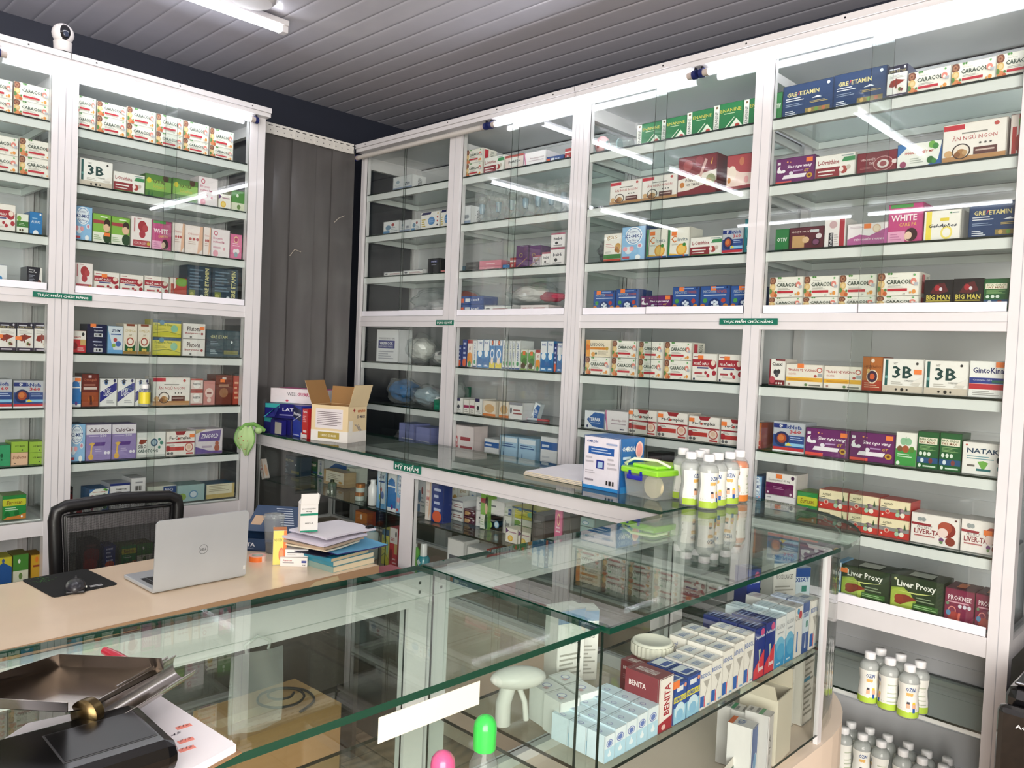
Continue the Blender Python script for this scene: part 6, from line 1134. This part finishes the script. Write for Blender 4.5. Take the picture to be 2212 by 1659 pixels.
glassmat_liq = glassmat('pale_clear_liquid', 'FAFBF4', 1.33, .02, .5)
b0 = make_bottle(); b1 = make_bottle(True)
def copy_tree(o, parent=None):
    c = o.copy(); COL.objects.link(c)
    if parent: c.parent = parent
    for ch in list(o.children): copy_tree(ch, c)
    return c
used = []
def place_bottle(px, py, z, label, group, s=1.0, rz=0, orange=False, cap=False):
    src = b1 if orange else b0
    o = src if src not in used else copy_tree(src)
    used.append(src); q = onz(px, py, z+(.153*s if cap else 0)); o.location = (q.x, q.y, z); o.scale = (s, s, s); o.rotation_euler = (0, 0, rad(rz)); o['label'] = label; o['group'] = group; return o
gr = 'clear drink bottles standing on the glass counters'
hA = (hz(1510, 973, onz(1510, 1086, CT))-CT)/.153
S_ = hA
print('bottle scale', S_)
for px, py, rz, lb_ in ((1473, 1078, 60, 'clear white-capped bottle, front left of the counter group'), (1510, 1085, 40, 'clear white-capped bottle, front middle of the counter group, label facing out'), (1566, 1090, 40, 'clear white-capped bottle, front right of the counter group, label facing out')):
    place_bottle(px, py, CT, lb_, gr, S_, rz)
place_bottle(1593, 1083, CT, 'orange drink bottle with a white cap at the right of the counter group', 'orange drink bottle', S_, 10, True)
for px, py, rz, lb_ in ((1496, 976, 80, 'clear bottle behind the front left and middle ones on the counter'), (1518, 970, 20, 'clear bottle at the very back of the counter group'), (1534, 981, 70, 'clear bottle in the centre of the counter group'), (1553, 978, 30, 'clear bottle behind the front right one on the counter')):
    place_bottle(px, py, CT, lb_, gr, S_, rz, cap=True)
g2 = 'clear drink bottles on the low shelf of the sixth bay'
zz = .4645
for px, py, rz, n_ in ((1893, 1411, 30, 'front left'), (1925, 1420, -60, 'front middle'), (1958, 1430, 30, 'front right'), (1914, 1404, 90, 'rear left'), (1944, 1414, 120, 'rear middle'), (1974, 1425, -70, 'rear right')):
    place_bottle(px, py, zz, 'clear white-capped bottle, %s of six on the low glass shelf, sixth bay' % n_, g2, 1.12, rz, cap=True)
g3 = 'clear drink bottles on the floor of the sixth bay'
zf = .095
for px, py, rz, n_ in ((1835, 1572, -40, 'front row leftmost'), (1866, 1583, 30, 'front row second from left'), (1897, 1594, -70, 'front row third from left'), (1846, 1563, 100, 'back row leftmost'), (1877, 1573, 20, 'back row second from left'), (1908, 1585, 150, 'back row third from left'),
                       (1961, 1620, 20, 'front row fourth from left'), (1995, 1634, -70, 'front row fifth from left'), (2030, 1647, 40, 'front row rightmost'), (1970, 1609, 80, 'back row fourth from left'), (2002, 1622, 0, 'back row fifth from left'), (2037, 1634, 60, 'back row rightmost')):
    place_bottle(px, py, zf, 'clear white-capped bottle, %s, bottom of the sixth bay' % n_, g3, 1.12, rz, cap=True)
from mathutils import geometry as _g
_bs = [o for o in bpy.data.objects if o.name.startswith('drink_bottle') and o.parent is None]
bpy.context.view_layer.update()
for _ in range(60):
    for i, a in enumerate(_bs):
        for b in _bs[i+1:]:
            if abs(a.location.z-b.location.z) > .05: continue
            d = b.location-a.location; d.z = 0; md = .0592*(a.scale.x+b.scale.x)/2
            if 0 < d.length < md: s_ = d.normalized()*((md-d.length)/2); b.location += s_; a.location -= s_
# ---------------------------------------------------------------- other containers
def bottle(label, px, z, y, prof, colr, capc, capp, band=None, name='lotion_bottle', name2='lotion bottle', x=None):
    q = ony(px, 1100, y); t = thing(name, label, name2, (q.x, y, z))
    sub('body', t, lambda m: m.lathe(prof, colr, 24)); sub('cap', t, lambda m: m.lathe(capp, capc, 20))
    if band: sub('label', t, band)
    return t
WB = mat('E6E6E6', .3, 0, .2)
bottle('white flip-top bottle with brown label on the long counter upper shelf', 804, .8585, 2.22, [(.020, 0), (.022, .004), (.022, .085), (.012, .10), (.011, .102)], WB, WB, [(.012, .10), (.012, .118), (.010, .12)], lambda m: m.grid(8, 1, lambda u, v: (.0225*cos(rad(-170+60*u)), .0225*sin(rad(-170+60*u)), .01+.065*v), mat('A86A3A', .5)))
bottle('big white lotion bottle with a blue oval label on the lower deck', 806, .59, 2.26, [(.034, 0), (.038, .005), (.038, .10), (.028, .125), (.014, .13)], mat('C8D4D2', .35), mat('7AA0B4', .4), [(.017, .128), (.017, .15), (.015, .152)], lambda m: m.grid(10, 4, lambda u, v: (.0385*cos(rad(-140+70*u)), .0385*sin(rad(-140+70*u)), .045+.035*(.5+(v-.5)*math.sqrt(max(0, 1-(2*u-1)**2)))), mat('1E2E7A', .4)))
bottle('teal mouthwash bottle with a white cap behind the middle post, lower deck', 919, .59, 2.24, [(.026, 0), (.028, .004), (.028, .09), (.020, .10)], mat('2E8A98', .15, 0, .4), WB, [(.016, .10), (.015, .15), (.012, .155)], lambda m: m.add([(.0, -.0285, .06), (.014, -.0285, .075), (0, -.0285, .09), (-.014, -.0285, .075)], [(0, 1, 2, 3)], mat('D8E8EA', .5)))
bottle('lime green bottle against the middle post, lower deck of long counter', 899, .59, 2.22, [(.022, 0), (.024, .004), (.024, .12), (.014, .135)], mat('7AC05A', .3), WB, [(.012, .135), (.012, .15)], None)
for k, (a, zz_) in enumerate(((776, .8585), (777, .9))): bottle('frosted cream jar with a copper lid, %s of two stacked on long counter' % ('lower', 'upper')[k], a, zz_, 2.24, [(.022, 0), (.022, .022)], mat('B8C4BC', .3), mat('B8763A', .3, .6), [(.023, .022), (.023, .040)], None, 'cream_jar', 'jar')
t = bottle('dark green perfume flask in front of the tan carton, long counter', 716, .8585, 2.20, [(.022, 0), (.022, .06), (.012, .066)], mat('3A4A38', .1, 0, .8), BLACK, [(.010, .066), (.010, .078)], lambda m: lettering(m, 'BB', -.012, .012, .024, .016, mat('C8D0C0', .4), lambda u, v: (u, -.0225, v), 'b'), 'perfume_flask', 'flask')
q = onx(299.7, 850, LX-.02); q_ = onx(312, 870, LX-.03)
t = thing('pill_bottle', 'clear pill bottle with yellow label and white cap in front of eye-picture cartons', 'bottle', (LX-.030, q_.y, l2))
sub('body', t, lambda m: m.lathe([(.024, 0), (.026, .004), (.026, .075), (.018, .088)], TUBP, 24)); sub('label', t, lambda m: m.lathe([(.0265, .014), (.0265, .068)], mat('E8D83A', .4), 24, None, False)); sub('cap', t, lambda m: m.lathe([(.02, .086), (.02, .104), (.018, .106)], mat('F0F0EE', .4), 24))
# tilted slim carton leaning on the pane at the left of the long counter
M = Matrix.Translation((-3.96, 2.155, 0)); o = carton('prg', M, 0, .034, .86, .97, .03, 0, ('x',), None, -24); BOXES.pop(); tag(o, 'slim white and plum carton leaning against the pane, left end of long counter', 'medicine box')
# ---------------------------------------------------------------- bags and loose goods in the third and fourth bays
def bag(label, M, x, y, z, sx, sy, sz, inner, seed, matl=None, name='plastic_bag'):
    t = thing(name, label, 'bag', M @ Vector((x, y, z)), M.to_euler().z); rr = random.Random(seed)
    def blob(m, r, mt, n=20, lumps=.16, o=(0, 0, 0)):
        ph = [rr.uniform(0, 6) for _ in range(6)]; bm = bmesh.new(); bmesh.ops.create_icosphere(bm, subdivisions=3, radius=1)
        for v in bm.verts:
            c_ = v.co; f_ = 1+lumps*(sin(5*c_.x+ph[0])*sin(4*c_.y+ph[1])+.6*sin(9*c_.z+ph[2]+3*c_.x)+.3*sin(17*c_.x+ph[3])*sin(15*c_.z+ph[4]))
            v.co = Vector((o[0]+c_.x*f_*sx/2*r, o[1]+c_.y*f_*sy/2*r, max(0.001, o[2]+sz/2*(1+c_.z*f_*r))))
        m.add([v.co[:] for v in bm.verts], [[v.index for v in f_.verts] for f_ in bm.faces], mt, False); bm.free()
    for i, (c_, r, o) in enumerate(inner): sub('contents', t, lambda m: blob(m, r, mat(c_, .5), o=o, lumps=.1))
    sub('film', t, lambda m: blob(m, 1.0, matl or PLAST)); return t
bag('large clear bag of white bundles on the bottom shelf of the third bay', MR, -3.56, .2, um, .38, .24, .16, (('DCD8DA', .62, (.06, 0, -.03)), ('C8C4C8', .4, (-.12, 0, -.05))), 1)
bag('orange-red plastic bag beside the clear bag, third bay bottom shelf', MR, -3.31, .22, um, .10, .18, .15, (('C85040', .8, (0, 0, 0)),), 2)
bag('clear bag of red and white wrapped goods on the fourth bay bottom shelf', MR, -2.78, .2, um+.05, .36, .15, .12, (('EDE6E4', .7, (-.04, 0, 0)), ('C83A5A', .45, (.12, 0, -.02))), 3)
bag('white paper cups in a clear wrap on the third bay, fifth shelf', MR, -3.62, .16, l1, .22, .16, .17, (('E4E2DC', .8, (0, 0, 0)),), 4)
bag('flat clear pack with grey band on the third bay, fifth shelf', MR, -3.36, .1, l1, .15, .10, .09, (('D8D8D6', .85, (0, 0, 0)), ('6A6A70', .4, (0, -.02, .01))), 5)
bag('bright blue plastic bag on the sixth shelf of the third bay', MR, -3.80, .18, l2, .26, .18, .16, (('2A78B8', .82, (0, 0, 0)),), 6)
bag('pale blue clear bag on the sixth shelf of the third bay', MR, -3.53, .14, l2, .24, .16, .13, (('A8BCC8', .75, (0, 0, 0)),), 7)
bag('clear bag of folded white tubing on the sixth shelf of the third bay', MR, -3.34, .2, l2, .11, .12, .18, (('C8CCCC', .7, (0, 0, 0)),), 8)
bag('dark patterned pouch on the seventh shelf of the third bay', MR, -3.75, .2, l3, .26, .16, .10, (('5A5458', .85, (0, 0, 0)),), 9)
bag('dark folded pouch at the left of the fifth bay, third shelf', MR, -2.27, .15, u3, .09, .16, .12, (('2E3442', .9, (0, 0, 0)),), 10)
K('lav', .9, '8C92C4', '7A80B4', 'lavender opened', 'r,.2,0,.95,.45,E0DEE6;l,.3,.1,.85,.3,2,4A4A54')
shelf('C', 7, 'lav 863 895 912|lav 899 930 920', l3, .12)
K('tlc', 1.2, '1E7A5E', '186A50', 'teal green', 'l,.2,.3,.8,.5,1,3A9A7A')
shelf('C', 6, 'tlc 938 950 862', l2, .1); shelf('D', 6, 'tlc 974 985 835', l2, .12, .2)
def neb(i, x):
    t = thing('nebuliser_mask', 'clear bag with a breathing mask, %s, second shelf of fourth bay' % (ORD[i]+' from left'), 'mask kit', (x, RY+.12, u2), 0, 'clear nebuliser mask bags on the fourth bay second shelf')
    rr = random.Random(i)
    def film(m):
        h = .17+.02*rr.random()
        for off in (-.018, .018):
            ph = rr.uniform(0, 6); m.grid(12, 14, lambda u, v: ((u-.5)*.115, off*sin(pi*u)*(1-.5*v)+.006*sin(14*u+9*v+ph)+.004*sin(23*v+ph), v*h), PLAST)
    sub('film', t, film)
    sub('mask', t, lambda m: m.sphere((0, 0, .13), .032, TUBP, sc=(1, .6, .8), n=14)); sub('tubing', t, lambda m: m.tube([(.0, 0, .12), (-.02, 0, .08), (.015, .0, .05), (-.02, 0, .02), (.03, 0, .012)], .0035, mat('9AA8B0', .2), 6))
    sub('cup', t, lambda m: m.lathe([(.012, .06), (.016, .085), (.016, .11)], mat('8FA8B8', .2), 14))
for i, px in enumerate((1052-10, 1077, 1105, 1135, 1162, 1190, 1217)): neb(i, ony(px, 450, RY+.12).x)
t = thing('toy_ball', 'pale pink round piece with a red cross, left of the fifth bay top shelf', 'toy', ony(1302, 296, RY+.1)); t.location.z = u1+.05
sub('shell', t, lambda m: m.sphere((0, 0, 0), .038, mat('E8BCC0', .35), n=20, sc=(1, .8, 1.1))); sub('cross', t, lambda m: m.box(-.02, .02, -.034, -.030, -.003, .003, mat('9A4A4A', .4)).box(-.003, .003, -.034, -.030, -.02, .02, mat('9A4A4A', .4)))
for i, px in enumerate((1325, 1350)):
    q = ony(px, 300, RY+.1); t = thing('clear_cup', 'small clear plastic cup lying %s the pink piece, fifth bay top shelf' % ('beside', 'two along from')[i], 'cup', (q.x, RY+.1, u1+.033))
    sub('shell', t, lambda m: m.tube([(-.03, 0, 0), (.03, .02, 0)], .03, PLAST, 16)); sub('ring', t, lambda m: m.tube([(-.031, 0, 0), (-.026, .001, 0)], .0325, mat('9AB4B8', .3), 16))
for i, (px, py, dd) in enumerate(((1130, 895, 0), (1150, 896, 1), (1172, 899, 2))):
    q = ony(px, py, RY+.08); tag(MB().tube([(-.03, 0, .007), (.035, .01, .007)], .0065, mat(('D8A0B0', 'C8D0D4', 'B84A4A')[i], .4), 10).build('ointment_tube', None, (q.x, RY+.08, l2)), ('pink', 'pale grey', 'red')[i]+' ointment tube lying on the sixth shelf of the fourth bay', 'tube')
M = Matrix.Translation((ony(1148, 860, RY+.12).x, RY+.12, 0)); o = carton('ter', M, 0, .04, l2, l2+.09, .03, 0, ('x',), None, 18); BOXES.pop(); tag(o, 'white carton with a blue edge tilted over, sixth shelf of the fourth bay', 'medicine box')
# cables
def cable(label, pts, r=.003, c_='1A1A1A'):
    mb = MB(); P_ = [Vector(p) for p in pts]; out = []
    for i in range(len(P_)-1):
        p0, p1, p2, p3 = P_[max(0, i-1)], P_[i], P_[i+1], P_[min(len(P_)-1, i+2)]
        for k in range(8):
            s = k/8; out.append(.5*((2*p1)+(-p0+p2)*s+(2*p0-5*p1+4*p2-p3)*s*s+(-p0+3*p1-3*p2+p3)*s**3))
    out.append(P_[-1]); mb.tube(out, r, mat(c_, .5), 6); tag(mb.build('cable', None), label, 'cable')
a_ = lambda x, y: ony(x, y, RY+.1)
cable('black power cable looping down inside the left edge of the third bay', [a_(812, 735), a_(795, 745), a_(785, 775), a_(779, 810), a_(776, 850), a_(778, 880)])
cable('grey cable hanging beside the end of the back cabinet above the fridge', [(-.47, 3.05, 1.35), (-.455, 3.05, 1.1), (-.475, 3.0, .95), (-.45, 3.0, .8), (-.44, 3.0, .72)], .005, '5A6060')
cable('dark cable coiled on the brown cardboard box behind the near counter', [Vector((-2.21+.1*cos(t_)*(1-.05*t_), 1.3+.1*sin(t_)*(1-.05*t_), .465+.002*t_)) for t_ in [k*.9 for k in range(16)]], .004)
q = onz(640, 1560, .36)
t = thing('cardboard_box', 'closed brown cardboard box on the floor behind the near glass counter', 'box', (-2.21, 1.25, 0), rad(3))
sub('body', t, lambda m: m.box(-.13, .13, -.18, .18, 0, .46, CARD)); sub('tape', t, lambda m: m.box(-.025, .025, -.18, .18, .46, .4605, mat('C8A87A', .3)))
t = thing('hanging_bag', 'clear hanging bag with a punched handle inside the near glass counter', 'bag', (-1.29, .704, .90), rad(85))
sub('pouch', t, lambda m: [m.grid(10, 12, lambda u, v: ((u-.5)*.10, o_*sin(pi*u)*(1-v)+.003*sin(9*u+5*v), v*.14), BAGM) for o_ in (-.012, .012)])
sub('header', t, lambda m: m.tube([(-.02, 0, .14), (-.024, 0, .155), (0, 0, .168), (.024, 0, .155), (.02, 0, .14)], .003, TUBP, 8))
# black fridge by the cabinet end
FR = mat('0C0C0E', .18, 0, .6, 'gloss_black_fridge')
t = thing('mini_fridge', 'glossy black fridge at the right edge, partly in front of the cabinet end', 'fridge', (-.14, 2.635, 0), 0)
sub('body', t, lambda m: m.box(-.36, .3, -.12, .5, .02, .74, FR, bev=.03)); sub('door', t, lambda m: m.box(-.365, .3, -.17, -.125, .02, .70, FR, bev=.02)); sub('top_panel', t, lambda m: m.box(-.34, .28, -.1, .48, .741, .752, mat('1A1A1C', .1, 0, 1), bev=.004))
sub('lettering', t, lambda m: lettering(m, 'AQUA', -.318, .648, .06, .013, mat('D8D8DC', .3), lambda u, v: (u, -.1712, v), 'b'))
# fix labels of copied/generic cartons
label_cartons()
BAD = [o for o in bpy.data.objects if o.parent is None and o.type in ('MESH', 'EMPTY') and not o.get('label') and o.get('kind') != 'structure']
print('UNLABELLED', [o.name for o in BAD][:20]); _l = {}
for o in bpy.data.objects:
    if o.parent is None and o.get('label'): _l.setdefault(o['label'], []).append(o.name)
print('DUPES', {k: len(v) for k, v in _l.items() if len(v) > 1}); print('LONG', [k for k in _l if len(k.split()) > 16][:20], 'N', len(_l))
